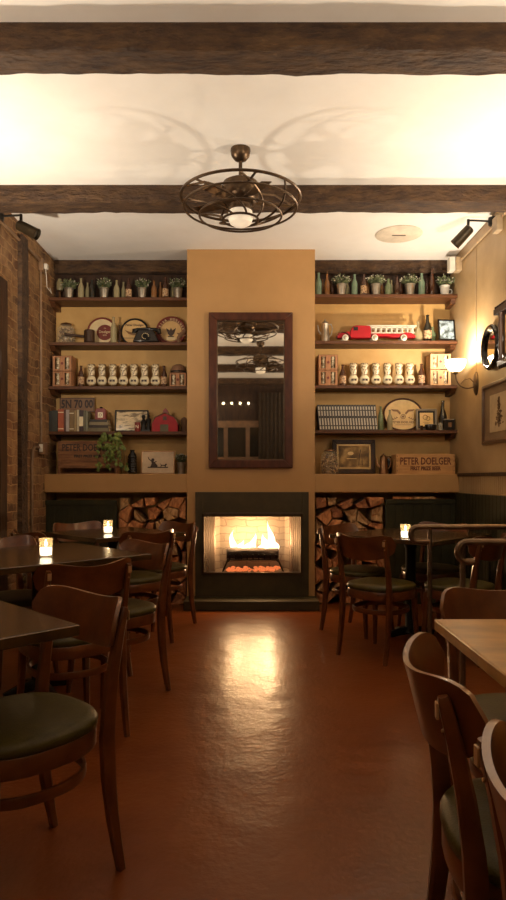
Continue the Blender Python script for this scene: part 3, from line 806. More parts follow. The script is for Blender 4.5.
# ------------------------------------------------------------------ things on the right wall
RW = -PI / 2
t = thing('round_mirror', 'small round mirror in a thick dark frame on the right wall', 'mirror', (XW, 5.32, 2.085), RW)
MB().ring((0, -0.03, 0.185), 0.163, (0.024, 0.024), 40, 10, axis='y').build('frame', 'blackgloss', t)
MB().disc((0, -0.025, 0.185), 0.158, 0.006).build('mirror_glass', 'mirror', t, smooth=0)
t = thing('ornate_wall_case', 'dark carved wooden wall case above the framed print', 'wall case', (XW, 4.70, 2.06), RW)
mb = MB(); mb.box(-0.30, 0.30, -0.07, -0.001, 0.04, 0.40)
mb.build('case', 'darkwood', t, bevel=0.006)
mb = MB(); mb.box(-0.34, 0.34, -0.11, -0.001, 0.40, 0.44); ms = MB().box(-0.32, 0.32, -0.09, -0.001, 0.0, 0.04)
for k in range(16): mb.lathe([(0, 0), (0.014, 0.008), (0.014, 0.022), (0, 0.032)], (-0.32 + k * 0.043, -0.095, 0.435), 8); ms.lathe([(0, 0), (0.012, 0.01), (0, 0.03)], (-0.30 + k * 0.04, -0.075, -0.025), 8)
mb.build('cornice', 'darkwood', t); ms.build('sill', 'darkwood', t)
for s in (-1, 1):
    MB().lathe([(0.018, 0.04), (0.012, 0.07), (0.02, 0.12), (0.012, 0.2), (0.02, 0.3), (0.012, 0.36), (0.018, 0.4)], (s * 0.26, -0.085, 0), 12).build('column', 'darkwood', t)
MB().box(-0.20, 0.20, -0.074, -0.070, 0.08, 0.37).build('picture', mat('case_picture', (0.5, 0.3, 0.12), 0.4, c2=(0.06, 0.03, 0.015), ns=9, contrast=(0.4, 0.6)), t)
t = frame_thing('framed_print', 'brown framed print of a small tree on the right wall under the carved case', 'picture', 0.36, 0.50, 0.03, 0.030, (XW - 0.002, 5.53 - 0.36, 1.478), RW,
                mat('print_frame', (0.10, 0.045, 0.02), 0.3, coat=0.3), [('mat_board', 'matboard', 0.028, -0.012)])
MB().box(-0.20, 0.20, -0.016, -0.013, 0.095, 0.40).build('print', mat('print_paper', (0.45, 0.32, 0.17), 0.8), t, smooth=0)
mb = MB(); rt = random.Random(5)
mb.box(-0.012, 0.012, -0.0175, -0.016, 0.13, 0.24)
for k in range(170):
    u = rt.random(); z = 0.15 + 0.22 * u; wd = 0.10 * (1 - u * 0.85) * (0.7 + 0.3 * math.sin(u * 30)); x = rt.uniform(-wd, wd); r = rt.uniform(0.005, 0.012)
    mb.disc((x, -0.0178, z), r, 0.0015, 6, rz=r * 0.7)
mb.build('drawing', mat('sepia_ink', (0.16, 0.085, 0.035), 0.8), t, smooth=0)

# ------------------------------------------------------------------ shelf things
def bottle(label, px, z, h, r, m, y=YS, lab=None, neck=0.35, cat='bottle', group=None, cap=None, name='glass_bottle', rn=None):
    t = thing(name, label, cat, (S(px), y, z), 0, group)
    rn = rn or r * 0.36
    body = h * (1 - neck)
    MB().lathe([(r * 0.85, 0), (r, 0.006), (r, body * 0.86), (r * 0.85, body), (rn * 1.15, body + (h - body) * 0.42), (rn, h * 0.96), (rn * 1.25, h * 0.962), (rn * 1.25, h * 0.99), (rn * 0.8, h)], n=16).build('glass', m, t)
    if lab: MB().lathe([(r + 0.0008, body * 0.22), (r + 0.0008, body * 0.74)], n=16).build('label', lab, t)
    if cap: MB().lathe([(rn * 1.4, h * 0.965), (rn * 1.4, h * 1.005), (0, h * 1.007)], n=12).build('cap', cap, t)
    return t
def plant(label, px, z, y=YS, sd=0, pot_h=0.115, r=0.045, mug=False, spread=0.085, top=0.13, name='potted_plant'):
    t = thing(name, label, 'potted plant', (S(px), y, z), 0, None)
    mb = MB(); mb.lathe([(r * 0.72, 0), (r, pot_h), (r * 1.06, pot_h), (r * 1.06, pot_h - 0.008), (r * 0.95, pot_h - 0.012), (r * 0.9, pot_h - 0.02), (0, pot_h - 0.02)], n=20)
    if mug: mb.ring((r * 1.0, 0, pot_h * 0.5), 0.022, 0.005, 14, 6, axis='y')
    mb.build('pail', 'whitebox' if mug else 'steel', t)
    rr = random.Random(sd); mb = MB()
    for k in range(70):
        a = rr.uniform(0, 2 * PI); rad = spread * math.sqrt(rr.random()); hh = top * rr.uniform(0.35, 1) * (1 - 0.35 * rad / spread)
        tip = Vector((rad * math.cos(a), rad * math.sin(a) * 0.8, pot_h + hh * 0.85)); base = Vector((tip.x * 0.25, tip.y * 0.25, pot_h - 0.02))
        mb.sweep([base, (base + tip) / 2 + Vector((0, 0, 0.01)), tip], 0.0012, 4)
        for j in range(5):
            p = base.lerp(tip, rr.uniform(0.35, 1.0)); d = Vector((rr.uniform(-1, 1), rr.uniform(-1, 1), rr.uniform(-0.2, 1))).normalized() * rr.uniform(0.018, 0.032)
            sdv = d.cross(Vector((rr.uniform(-1, 1), rr.uniform(-1, 1), 1))).normalized() * 0.008
            mb._face([mb.bm.verts.new(p), mb.bm.verts.new(p + d * 0.5 + sdv), mb.bm.verts.new(p + d), mb.bm.verts.new(p + d * 0.5 - sdv)], 0)
        if rr.random() < 0.5:
            mb.sphere(tip, rr.uniform(0.004, 0.007), 6, 1)
    mb.build('foliage', ['leaf', 'bud'], t, smooth=60)
    return t
Z = LZ[0]
cat_p = 'potted plant'
plant('small leafy plant in a metal pail, leftmost pail on the left top shelf', 69, Z, sd=1)
plant('small plant in a metal pail, second from the brick wall on the left top shelf', 104, Z, sd=2)
plant('small plant in a metal pail between the two labelled bottles, left top shelf', 142, Z, sd=3)
plant('small leafy plant in a metal pail against the chimney on the left top shelf', 178, Z, sd=4)
t = thing('small_lantern', 'small pale glass lantern by the brick wall on the left top shelf', 'lantern', (S(58), 6.44, Z))
MB().lathe([(0.028, 0.0), (0.03, 0.01), (0.012, 0.02), (0.012, 0.10), (0.03, 0.11)], n=14).build('stand', 'copper', t)
MB().lathe([(0.028, 0.11), (0.034, 0.13), (0.034, 0.19), (0.02, 0.215), (0.02, 0.225)], n=14).build('globe', 'g_clear', t)
bottle('pale glass bottle right of the leftmost pail on the left top shelf', 81, Z, 0.215, 0.030, 'g_clear')
bottle('small cloudy bottle standing behind the pale glass bottle, left top shelf', 86, Z, 0.19, 0.024, 'g_clear', y=6.44)
bottle('dark black glass bottle left of the second pail on the left top shelf', 92, Z, 0.20, 0.031, 'g_dark')
bottle('pale yellow glass bottle right of the second pail on the left top shelf', 116.6, Z, 0.195, 0.030, 'g_clear')
bottle('slim pale bottle behind the first labelled beer bottle, left top shelf', 122, Z, 0.20, 0.024, 'g_clear', y=6.45)
bottle('brown beer bottle with cream label left of the third pail, left top shelf', 128.7, Z, 0.215, 0.030, 'g_brown', lab='label')
bottle('amber glass bottle right of the third pail on the left top shelf', 154, Z, 0.19, 0.028, 'g_amber')
bottle('slim amber bottle behind the labelled beer bottle near the chimney, left top shelf', 159.5, Z, 0.20, 0.022, 'g_amber', y=6.45)
bottle('brown beer bottle with cream label left of the fourth pail, left top shelf', 165.5, Z, 0.225, 0.030, 'g_brown', lab='label')
bottle('pale bottle squeezed behind the pail nearest the chimney, left top shelf', 171.5, Z, 0.20, 0.022, 'g_clear', y=6.46)
Z = RZ[0]
plant('small leafy plant in a metal pail, leftmost pail on the right top shelf', 341.6, Z, sd=5, pot_h=0.125, r=0.05, spread=0.10, top=0.13)
plant('small plant in a metal pail, second from the chimney on the right top shelf', 376, Z, sd=6, pot_h=0.125, r=0.05, spread=0.10, top=0.13)
plant('small leafy plant in a metal pail left of the tall aqua bottle', 410, Z, sd=7, pot_h=0.125, r=0.05, spread=0.10, top=0.13)
plant('small leafy plant in a white mug at the right end of the top shelf', 444.8, Z, sd=8, mug=True, pot_h=0.11, r=0.048, spread=0.10, top=0.15)
for px, h, r, m, l, y in [(318.5, 0.24, 0.033, 'g_aqua', 'green glass bottle beside the chimney on the right top shelf', YS), (323.5, 0.20, 0.024, 'g_amber', 'slim brown bottle behind the first green one, right top shelf', 6.45),
                          (327, 0.23, 0.028, 'g_amber', 'amber glass bottle left of the first pail on the right top shelf', YS), (333, 0.20, 0.026, 'g_brown', 'brown bottle half hidden behind the first pail, right top shelf', 6.46),
                          (348.5, 0.19, 0.025, 'g_clear', 'pale bottle just behind the right edge of the first pail, right top shelf', 6.46),
                          (354.6, 0.225, 0.030, 'g_aqua', 'green glass bottle between the first pail and the labelled beer bottle, right top shelf', YS),
                          (369.5, 0.18, 0.023, 'g_amber', 'brown bottle behind the left edge of the second pail, right top shelf', 6.46),
                          (383.5, 0.19, 0.023, 'g_amber', 'tan bottle behind the right edge of the second pail, right top shelf', 6.46),
                          (388.3, 0.18, 0.033, 'g_green', 'pale green bottle right of the second pail, right top shelf', YS), (393, 0.19, 0.022, 'g_clear', 'slim pale bottle behind the short pale green bottle, right top shelf', 6.45), (397, 0.20, 0.026, 'g_brown', 'brown bottle left of the third pail on the right top shelf', YS),
                          (402.5, 0.20, 0.024, 'g_brown', 'dark bottle behind the left edge of the third pail, right top shelf', 6.46), (421.7, 0.235, 0.034, 'g_aqua', 'tall pale aqua bottle with round shoulders, right top shelf', YS),
                          (428.3, 0.20, 0.024, 'g_brown', 'short brown bottle right of the tall aqua bottle, right top shelf', 6.43), (432, 0.28, 0.026, 'g_brown', 'tallest slim brown bottle on the right top shelf', YS)]:
    bottle(l, px, Z, h, r, m, y=y)
bottle('brown beer bottle with cream label between the first two pails, right top shelf', 363.8, Z, 0.225, 0.031, 'g_brown', lab='label')

# second shelves ---------------------------------------------------------------
Z = LZ[1]
def jar(label, px, z, r, h, fill, sy=0.8, lid='copper', y=YS):
    t = thing('glass_jar', label, 'jar', (S(px), y, z))
    prof = [(r * 0.8, 0), (r * 0.98, h * 0.12), (r, h * 0.5), (r * 0.9, h * 0.75), (r * 0.6, h * 0.86), (r * 0.55, h * 0.88)]
    MB().lathe(prof, n=24, sy=sy).build('glass', 'clear', t)
    MB().lathe([(r * 0.5, h * 0.875), (r * 0.6, h * 0.885), (r * 0.5, h * 0.93), (r * 0.12, h * 0.95), (r * 0.16, h * 0.98), (0, h)], n=20).build('lid', lid, t)
    rr = random.Random(int(px)); mb = MB()
    for k in range(150):
        z_ = rr.uniform(0.012, h * 0.76); rm = r * (0.78 if z_ < h * 0.6 else 0.6)
        a = rr.uniform(0, 2 * PI); q = rm * math.sqrt(rr.uniform(0.3, 1)); c = Vector((q * math.cos(a), q * sy * math.sin(a), z_))
        d = Vector((rr.uniform(-1, 1), rr.uniform(-1, 1), rr.uniform(-0.8, 0.8))).normalized() * 0.011
        mb.sweep([c - d, c + d], 0.0065, 6, m=k % 2)
    o = mb.build('contents', fill, t); o['kind'] = 'stuff'
    return t
M['cork'] = mat('cork', (0.55, 0.36, 0.19), 0.8, c2=(0.35, 0.2, 0.09), ns=30)
M['corkd'] = mat('cork_dark', (0.20, 0.10, 0.05), 0.8)
jar('squat lidded glass jar full of caps by the brick wall on the left second shelf', 65.2, Z, 0.095, 0.225, ['cork', 'corkd'], y=6.41)
t = thing('wooden_mallet', 'dark wooden mallet lying in front of the round tray with a red centre', 'mallet', (S(91), 6.315, Z))
MB().lathe([(0.045, 0.0), (0.052, 0.01), (0.050, 0.06), (0.052, 0.115), (0.045, 0.125)], n=18).build('head', 'darkwood', t)
MB().sweep([(-0.045, 0, 0.065), (-0.15, 0.0, 0.075), (-0.24, -0.02, 0.082)], [(0.012, 0.012), (0.013, 0.013), (0.014, 0.014)], 10).build('handle', 'darkwood', t)
def tray(label, px, z, r, mface, mrim, fn, y=6.44, rx=1.0, lean=-0.12, name='round_tray'):
    t = thing(name, label, 'serving tray', (S(px), y, z), 0, None, rx=lean)
    rz = r
    MB().ring((0, 0, rz), r * rx - 0.008, (0.010, 0.010), 48, 8, axis='y', ry=rz - 0.008).build('rim', mrim, t)
    MB().disc((0, -0.001, rz), r * rx - 0.010, 0.004, 40, rz=rz - 0.010).build('face', mface, t, smooth=0)
    mb = MB(); mats = fn(mb, r, rz); 
    mb.build('printing', mats, t, smooth=0)
    return t
def arc_text(mb, s, r, z, size, a0, a1, y=-0.003, m=0):
    n = len(s)
    for i, ch in enumerate(s):
        if ch == ' ': continue
        a = R(a0 + (a1 - a0) * i / (n - 1)); me = text_mesh(ch, size, bold=0.0008)
        mb.mesh(me, Matrix.Translation((r * math.cos(a), y, z + r * math.sin(a))) @ FRONT @ Matrix.Rotation(a - PI / 2, 4, 'Z'), m)
        bpy.data.meshes.remove(me)
def f1(mb, r, c):
    mb.disc((0.03, -0.003, c - 0.01), r * 0.55, 0.003, 32, 0)
    put_text(mb, 'Doelger', 0.036, 0.03, -0.005, c - 0.005, 1, bold=0.0006); put_text(mb, 'BEER', 0.018, 0.03, -0.005, c - 0.04, 1)
    put_text(mb, 'The', 0.016, 0.03, -0.005, c + 0.032, 1)
    return ['redink', 'traylite']
def f2(mb, r, c):
    put_text(mb, 'Peter Doelger', 0.032, 0.0, -0.004, c + 0.07, 0, bold=0.0005)
    # long low bird-like shape across the plate, generic
    mb.prism([(-0.10, c + 0.02), (-0.03, c - 0.005), (0.03, c + 0.015), (0.11, c + 0.01), (0.05, c - 0.02), (-0.01, c - 0.035), (-0.06, c - 0.02)], -0.004, -0.001, 1)
    mb.box(-0.11, 0.11, -0.003, -0.001, c - 0.065, c - 0.06, 0)
    return ['ink', 'copper']
def f3(mb, r, c):
    mb.ring((0, -0.002, c), r * 0.70, (0.0025, 0.002), 40, 4, axis='y', m=0)
    arc_text(mb, 'PETER DOELGER', r * 0.82, c, 0.032, 170, 10, m=2)
    mb.ring((0, -0.0012, c), r * 0.82, (0.018, 0.0012), 44, 4, axis='y', m=1)
    mb.prism([(-0.05, c + 0.03), (-0.012, c + 0.005), (0, c + 0.035), (0.012, c + 0.005), (0.05, c + 0.03), (0.03, c - 0.03), (0.012, c - 0.05), (-0.012, c - 0.05), (-0.03, c - 0.03)], -0.005, -0.001, 0)
    mb.box(-0.045, 0.045, -0.005, -0.001, c - 0.09, c - 0.065, 2); mb.box(-0.03, 0.03, -0.006, -0.001, c - 0.062, c - 0.052, 0)
    return ['ink', 'redink', 'traylite']
tray('round cream tray with a dark red centre disc on the left second shelf', 100, Z, 0.145, 'traylite', 'redink', f1)
tray('round tan tray with dark rim behind the black telephone', 133.2, Z, 0.140, 'tray', 'blackmetal', f2)
tray('round tray with red lettered border beside the chimney, left second shelf', 170.0, Z, 0.150, 'tray', 'redink', f3)
bottle('tall pale yellow bottle between the two leftmost round trays', 114, Z, 0.265, 0.031, 'g_clear', y=6.36)
bottle('slim dark bottle just right of the tall pale yellow bottle, left second shelf', 118.6, Z, 0.20, 0.016, 'g_brown', y=6.43)
t = thing('rotary_telephone', 'old black rotary telephone between two round trays on the left second shelf', 'telephone', (S(147.5), 6.33, Z))
MB().prism([(-0.125, 0), (0.125, 0), (0.12, 0.02), (0.095, 0.075), (0.07, 0.12), (-0.07, 0.12), (-0.095, 0.075), (-0.12, 0.02)], -0.07, 0.07).build('body', 'blackgloss', t, bevel=0.012, seg=3)
MB().sweep([(-0.122, 0, 0.095), (-0.12, 0, 0.122), (-0.08, 0, 0.136), (0, 0, 0.142), (0.08, 0, 0.136), (0.12, 0, 0.122), (0.122, 0, 0.095)], [(0.024, 0.024), (0.026, 0.026), (0.016, 0.014), (0.014, 0.012), (0.016, 0.014), (0.026, 0.026), (0.024, 0.024)], 10).build('handset', 'blackgloss', t)
mb = MB(); T = Matrix.Translation((0, -0.072, 0.05)) @ Matrix.Rotation(R(70), 4, 'X')
mb.lathe([(0.042, 0), (0.042, 0.008), (0.02, 0.012), (0, 0.012)], n=24, mx=T)
for k in range(10):
    a = 2 * PI * k / 12; mb.lathe([(0.005, 0.0), (0.005, 0.012), (0, 0.0125)], (0.031 * math.cos(a), 0.031 * math.sin(a), 0), 8, 1, mx=T)
mb.build('dial', ['iron', 'traylite'], t)
t = thing('carved_ornament', 'small dark brown carved ornament leaning against the last round tray by the chimney', 'ornament', (S(182), 6.33, Z))
mb = MB(); mb.sweep([(-0.02, 0, 0.0), (-0.03, 0, 0.05), (0.0, 0, 0.09), (0.035, 0, 0.12), (0.03, 0, 0.16)], [(0.022, 0.02), (0.018, 0.016), (0.024, 0.02), (0.016, 0.014), (0.008, 0.008)], 10)
mb.sweep([(-0.04, 0, 0.10), (0.0, 0.0, 0.07), (0.05, 0, 0.08)], [(0.006, 0.006), (0.012, 0.01), (0.006, 0.006)], 8)
mb.build('figure', 'corkd', t)

Z = RZ[1]
def pot(label, px, z, h, r, m, y=YS, spout=-1, name='metal_coffee_pot', knob='black'):
    t = thing(name, label, 'coffee pot', (S(px), y, z))
    MB().lathe([(r, 0), (r * 1.02, 0.01), (r * 0.9, h * 0.3), (r * 0.72, h * 0.78), (r * 0.78, h * 0.80)], n=24).build('body', m, t)
    MB().lathe([(r * 0.78, h * 0.80), (r * 0.6, h * 0.86), (r * 0.2, h * 0.91), (r * 0.1, h * 0.93), (r * 0.2, h * 0.96), (0, h)], n=20).build('lid', m, t)
    s = spout
    MB().sweep([(s * r * 0.85, 0, h * 0.35), (s * r * 1.35, 0, h * 0.5), (s * r * 1.55, 0, h * 0.74)], [(0.012, 0.012), (0.009, 0.009), (0.006, 0.006)], 8).build('spout', m, t)
    MB().sweep([(-s * r * 0.7, 0, h * 0.76), (-s * r * 1.3, 0, h * 0.78), (-s * r * 1.6, 0, h * 0.6), (-s * r * 1.35, 0, h * 0.35), (-s * r * 0.95, 0, h * 0.25)], (0.006, 0.004), 8).build('handle', m, t)
    return t
pot('tall tin coffee pot beside the chimney on the right second shelf', 325, Z, 0.235, 0.046, 'steel')
# toy fire engine
t = thing('toy_fire_truck', 'red toy ladder fire truck with white ladder on the right second shelf', 'toy truck', (S(334.5), 6.33, Z + 0.0))
def c_(x): return x / 101.9
mb = MB()
mb.prism([(c_(1), 0.03), (c_(1), 0.055), (c_(3), 0.08), (c_(14), 0.095), (c_(15), 0.045), (c_(12), 0.03)], -0.04, 0.04)
mb.prism([(c_(14), 0.03), (c_(14.5), 0.095), (c_(17), 0.143), (c_(21), 0.152), (c_(34), 0.148), (c_(35), 0.12), (c_(35), 0.03)], -0.045, 0.045)
mb.build('cab', 'red', t, bevel=0.006, seg=3)
mb = MB()
mb.sweep([(c_(1), -0.045, 0.03), (c_(2.5), -0.05, 0.06), (c_(6), -0.05, 0.085), (c_(11), -0.05, 0.075), (c_(15), -0.05, 0.03)], (0.004, 0.014), 8)
mb.build('fender', 'black', t)
MB().box(c_(17.5), c_(22), -0.047, -0.044, 0.10, 0.135).build('cab_window', 'black', t)
mb = MB(); mb.box(c_(1.0), c_(2.2), -0.03, 0.03, 0.03, 0.05)
mb.build('bumper', 'steel', t)
mb = MB()
mb.prism([(c_(36), 0.045), (c_(36), 0.075), (c_(64), 0.07), (c_(69), 0.085), (c_(75), 0.08), (c_(79), 0.05), (c_(79), 0.035), (c_(56), 0.035), (c_(52), 0.045)], -0.042, 0.042)
mb.build('trailer', 'red', t, bevel=0.004)
mb = MB()
for yy in (-0.04, 0.034):
    mb.box(c_(33), c_(78), yy, yy + 0.006, 0.075, 0.083).box(c_(33), c_(78), yy, yy + 0.006, 0.125, 0.135)
    for k in range(9): mb.box(c_(34 + k * 5.2), c_(34 + k * 5.2) + 0.012, yy, yy + 0.006, 0.08, 0.13)
mb.build('side_ladder_rack', 'whitepaint', t)
mb = MB()
for yy in (-0.03, 0.025): mb.box(c_(31), c_(80), yy, yy + 0.008, 0.142, 0.156)
for k in range(18): mb.box(c_(32 + k * 2.7), c_(32 + k * 2.7) + 0.006, -0.03, 0.033, 0.146, 0.152)
mb.build('ladder', 'whitepaint', t)
TW = Matrix.Rotation(R(90), 4, 'X')
for k, x in enumerate((9.5, 38.5, 67)):
    for yy in (-0.036, 0.056):
        T = Matrix.Translation((c_(x), yy, 0.030)) @ TW
        mb = MB(); mb.lathe([(0.030, 0), (0.030, 0.018), (0.022, 0.022), (0.0, 0.022)], n=22, mx=T, m=0)
        mb.lathe([(0.021, 0.0225), (0.012, 0.026), (0.006, 0.028), (0, 0.028)], n=18, mx=T, m=1)
        mb.build('wheel', ['whitepaint', 'steel'], t)
bottle('clear round flask standing right of the toy fire truck', 418, Z, 0.21, 0.045, 'g_clear', neck=0.5, rn=0.012)
bottle('dark wine bottle standing between the clear flask and the blue photo frame', 427.5, Z, 0.275, 0.040, 'g_dark', lab='label', neck=0.42)
bottle('short dark green bottle left of the blue photo frame, right second shelf', 434, Z, 0.17, 0.035, 'g_green', y=6.44)
t = frame_thing('photo_frame', 'small frame with a bluish photograph at the right end of the second shelf', 'picture', 0.085, 0.215, 0.02, 0.014, (S(445.5), 6.33, Z + 0.008), 0.1, 'blackgloss', [('photo', 'screen', 0.013, -0.008)], lean=-0.16)
t['category'] = 'picture'
bottle('green bottle behind the bluish photo frame, right second shelf', 451, Z, 0.19, 0.03, 'g_green', y=6.46)

# third shelves ---------------------------------------------------------------
def carrier(label, px, z, m, group=None, w=0.19, h=0.15, y=YS, nwin=2):
    t = thing('glass_gift_box', label, 'box', (S(px), y, z), 0, group)
    w2 = w / 2; d = 0.075; mb = MB()
    mb.box(-w2, w2, -d, d, 0, 0.004).box(-w2, w2, -d, d, h - 0.004, h).box(-w2, -w2 + 0.004, -d, d, 0, h).box(w2 - 0.004, w2, -d, d, 0, h).box(-w2, w2, d - 0.004, d, 0, h)
    ww = 0.045; cs = (-w / 4, w / 4); z0, z1 = 0.018, h - 0.018
    mb.box(-w2, w2, -d, -d + 0.003, 0, z0).box(-w2, w2, -d, -d + 0.003, z1, h)
    e = [-w2, cs[0] - ww / 2, cs[0] + ww / 2, cs[1] - ww / 2, cs[1] + ww / 2, w2]
    for k in (0, 2, 4): mb.box(e[k], e[k + 1], -d, -d + 0.003, z0, z1)
    mb.disc((0, -d - 0.001, h / 2), 0.013, 0.001, 16, 1)
    mb.build('carton', [m, 'redink'], t, smooth=0)
    for c in cs:
        MB().lathe([(0.017, 0.005), (0.02, 0.02), (0.019, 0.09), (0.021, h - 0.02), (0.019, h - 0.008)], (c, -d + 0.03, 0), 14).build('glass', 'print', t)
    return t
g1 = 'cartons with two windows on the third shelves'
Z = LZ[2]
carrier('brown two-window carton, lower of the pair by the brick wall, left third shelf', 64.3, Z, 'carton', g1)
carrier('brown two-window carton, upper of the pair by the brick wall, left third shelf', 64.3, Z + 0.1501, 'carton', g1)
carrier('single brown two-window carton under the dark hat by the chimney', 178.5, Z, 'carton', g1, w=0.165, h=0.135)
t = thing('bowler_hat', 'dark rounded hat resting on the carton by the chimney, left third shelf', 'hat', (S(178.5), YS, Z + 0.1355))
MB().lathe([(0.092, 0.0), (0.094, 0.006), (0.075, 0.012), (0.073, 0.04), (0.06, 0.075), (0.03, 0.09), (0, 0.093)], n=28, sy=0.85).build('crown', 'corkd', t)
MB().lathe([(0.076, 0.012), (0.076, 0.026)], n=28, sy=0.85).build('band', 'black', t)
bottle('small brown beer bottle right of the stacked cartons, left third shelf', 81, Z, 0.215, 0.032, 'g_brown', lab='label')
bottle('small brown beer bottle right of the tap handles, left third shelf', 164, Z, 0.215, 0.032, 'g_brown', lab='label')
def tap(label, px, z, group, sd):
    t = thing('tap_handle', label, 'tap handle', (S(px), YS, z), 0, group)
    MB().lathe([(0.018, 0), (0.02, 0.006), (0.011, 0.014), (0.013, 0.024)], n=14).build('ferrule', 'copper', t)
    MB().lathe([(0.012, 0.02), (0.034, 0.03), (0.048, 0.055), (0.047, 0.078), (0.036, 0.10), (0.030, 0.108)], n=20, sy=0.75).build('round_body', 'cream', t)
    mb = MB(); mb.lathe([(0.028, 0.105), (0.032, 0.14), (0.038, 0.20), (0.038, 0.222), (0.032, 0.230), (0, 0.230)], n=14, sy=0.8); mb.build('patterned_neck', 'print', t)
    mb = MB(); mb.box(-0.026, 0.026, -0.0355, -0.030, 0.053, 0.074); mb.build('name_plate', 'ink', t)
    return t
ords = ['leftmost', 'second', 'third', 'fourth', 'fifth', 'sixth', 'seventh']
for i, px in enumerate((91.4, 102, 112.8, 123.4, 134, 144.5, 155.4)):
    l = f'cream and brown tap handle, {ords[i]} from the left in the row of seven' if i < 6 else 'cream and brown tap handle, rightmost in the row of seven'
    tap(l, px, Z, 'row of seven tap handles, left third shelf', i)
Z = RZ[2]
for i, px in enumerate((353.5, 364.5, 376, 387.5, 399, 410)):
    l = f'cream and brown tap handle, {ords[i]} from the left in the row of six' if i < 5 else 'cream and brown tap handle, rightmost in the row of six'
    tap(l, px, Z, 'row of six tap handles, right third shelf', i)
carrier('tan two-window carton, lower of the pair beside the chimney, right third shelf', 327.3, Z, 'carton', g1)
carrier('tan two-window carton, upper of the pair beside the chimney, right third shelf', 327.3, Z + 0.1501, 'carton', g1)
carrier('pale two-window carton, lower of the pair next to the lit sconce', 438.5, Z, 'carton_r', g1, w=0.205, h=0.155)
carrier('pale two-window carton, upper of the pair next to the lit sconce', 438.5, Z + 0.1551, 'carton_r', g1, w=0.205, h=0.155)
bottle('small brown beer bottle left of the tap handles, right third shelf', 342.7, Z, 0.215, 0.033, 'g_brown', lab='label')
bottle('small brown beer bottle right of the tap handles, right third shelf', 421.5, Z, 0.225, 0.034, 'g_brown', lab='label')

# fourth shelves ---------------------------------------------------------------
def book(label, px0, px1, z, h, col, y=6.36, group=None, tilt=0.0, bands=None, title=None, d=0.15):
    w = (px1 - px0) / 101.9 - 0.001
    t = thing('book', label, 'book', (S(px0), y, z), 0, group)
    t.rotation_euler = (0, tilt, 0)
    m = mat('book_cover', col, 0.5, ns=20)
    mb = MB(); mb.box(0, w, -d / 2, d / 2 - 0.004, 0.0, h, 0)
    if bands:
        for (a, c) in bands: mb.box(0.0, w, -d / 2 - 0.0012, -d / 2, h * a, h * c, 1)
    mb.build('cover', [m, M['cream']], t, bevel=0.0015)
    MB().box(0.003, w - 0.003, -d / 2 + 0.006, d / 2, 0.004, h + 0.0005).build('pages', 'paper', t)
    return t
Z = LZ[3]
bks = [(51, 55, 0.20, (0.02, 0.018, 0.014), 'very dark book, first from the brick wall on the left fourth shelf'), (55, 60.5, 0.205, (0.03, 0.03, 0.02), 'dark olive book left of the orange one'),
       (60.8, 66.6, 0.215, (0.42, 0.09, 0.03), 'bright orange book in the row under the licence plate'), (66.8, 68.4, 0.21, (0.10, 0.03, 0.02), 'thin maroon book right of the orange one'),
       (68.6, 71.8, 0.21, (0.42, 0.36, 0.34), 'pale grey book with a dark title, under the licence plate'), (72, 76.6, 0.205, (0.22, 0.13, 0.045), 'tan book right of the pale grey one'),
       (76.8, 79.3, 0.205, (0.30, 0.20, 0.08), 'ochre book left of the white-edged book'), (79.5, 81.6, 0.21, (0.50, 0.42, 0.28), 'thin cream book under the licence plate'),
       (81.8, 85.8, 0.205, (0.04, 0.015, 0.015), 'dark brown book with a pale title under the licence plate'), (86, 88, 0.205, (0.12, 0.11, 0.06), 'thin olive book near the end of the row'),
       (88.2, 90.4, 0.195, (0.20, 0.19, 0.12), 'grey green book, last standing in the row')]
for a, c, h, col, l in bks:
    book(l, a, c, Z, h, col, group='books under the licence plate', bands=[(0.25, 0.7)] if (a in (81.8,)) else ([(0.1, 0.14), (0.84, 0.88)] if a in (60.8, 72) else None))
# licence plate leaning on the wall behind the books
t = thing('licence_plate', 'old licence plate with dark characters standing behind the books', 'licence plate', (S(74.5), 6.475, Z + 0.205), 0)
MB().box(-0.175, 0.175, -0.002, 0.002, 0, 0.145).build('plate', mat('plate_brown', (0.24, 0.12, 0.05), 0.5, c2=(0.18, 0.085, 0.035)), t, bevel=0.001)
mb = MB(); put_text(mb, '5N 70 00', 0.112, 0, -0.003, 0.078, 0, bold=0.004, sx=0.74)
for (x0, x1, z0, z1) in ((-0.17, 0.17, 0.004, 0.009), (-0.17, 0.17, 0.136, 0.141), (-0.17, -0.165, 0.004, 0.141), (0.165, 0.17, 0.004, 0.141)): mb.box(x0, x1, -0.004, -0.002, z0, z1)
mb.box(-0.035, -0.012, -0.003, -0.002, 0.014, 0.024).box(0.01, 0.04, -0.003, -0.002, 0.014, 0.024)
mb.build('characters', 'ink', t, smooth=0)
for k, (w_, h_, col, l) in enumerate([(0.20, 0.035, (0.16, 0.13, 0.06), 'olive book at the bottom of the flat pile beside the licence plate'), (0.19, 0.028, (0.05, 0.03, 0.02), 'dark book second in the flat pile'),
                                      (0.185, 0.030, (0.24, 0.19, 0.10), 'grey tan book third in the flat pile'), (0.17, 0.024, (0.03, 0.02, 0.015), 'black book on top of the flat pile')]):
    zz = Z + [0, 0.0352, 0.0634, 0.0936][k]
    tt = thing('book', l, 'book', (S(100.5), 6.37, zz), [0.02, -0.04, 0.03, -0.02][k], 'flat pile of books, left fourth shelf')
    mb = MB(); mb.box(-w_ / 2, w_ / 2, -0.07, 0.07, 0, 0.003).box(-w_ / 2, w_ / 2, -0.07, 0.07, h_ - 0.003, h_).box(-w_ / 2, w_ / 2, -0.07, -0.066, 0.003, h_ - 0.003)
    mb.build('cover', mat('flat_cover', col, 0.5), tt, bevel=0.001)
    MB().box(-w_ / 2 + 0.004, w_ / 2 - 0.004, -0.066, 0.066, 0.003, h_ - 0.003).build('pages', 'paper', tt)
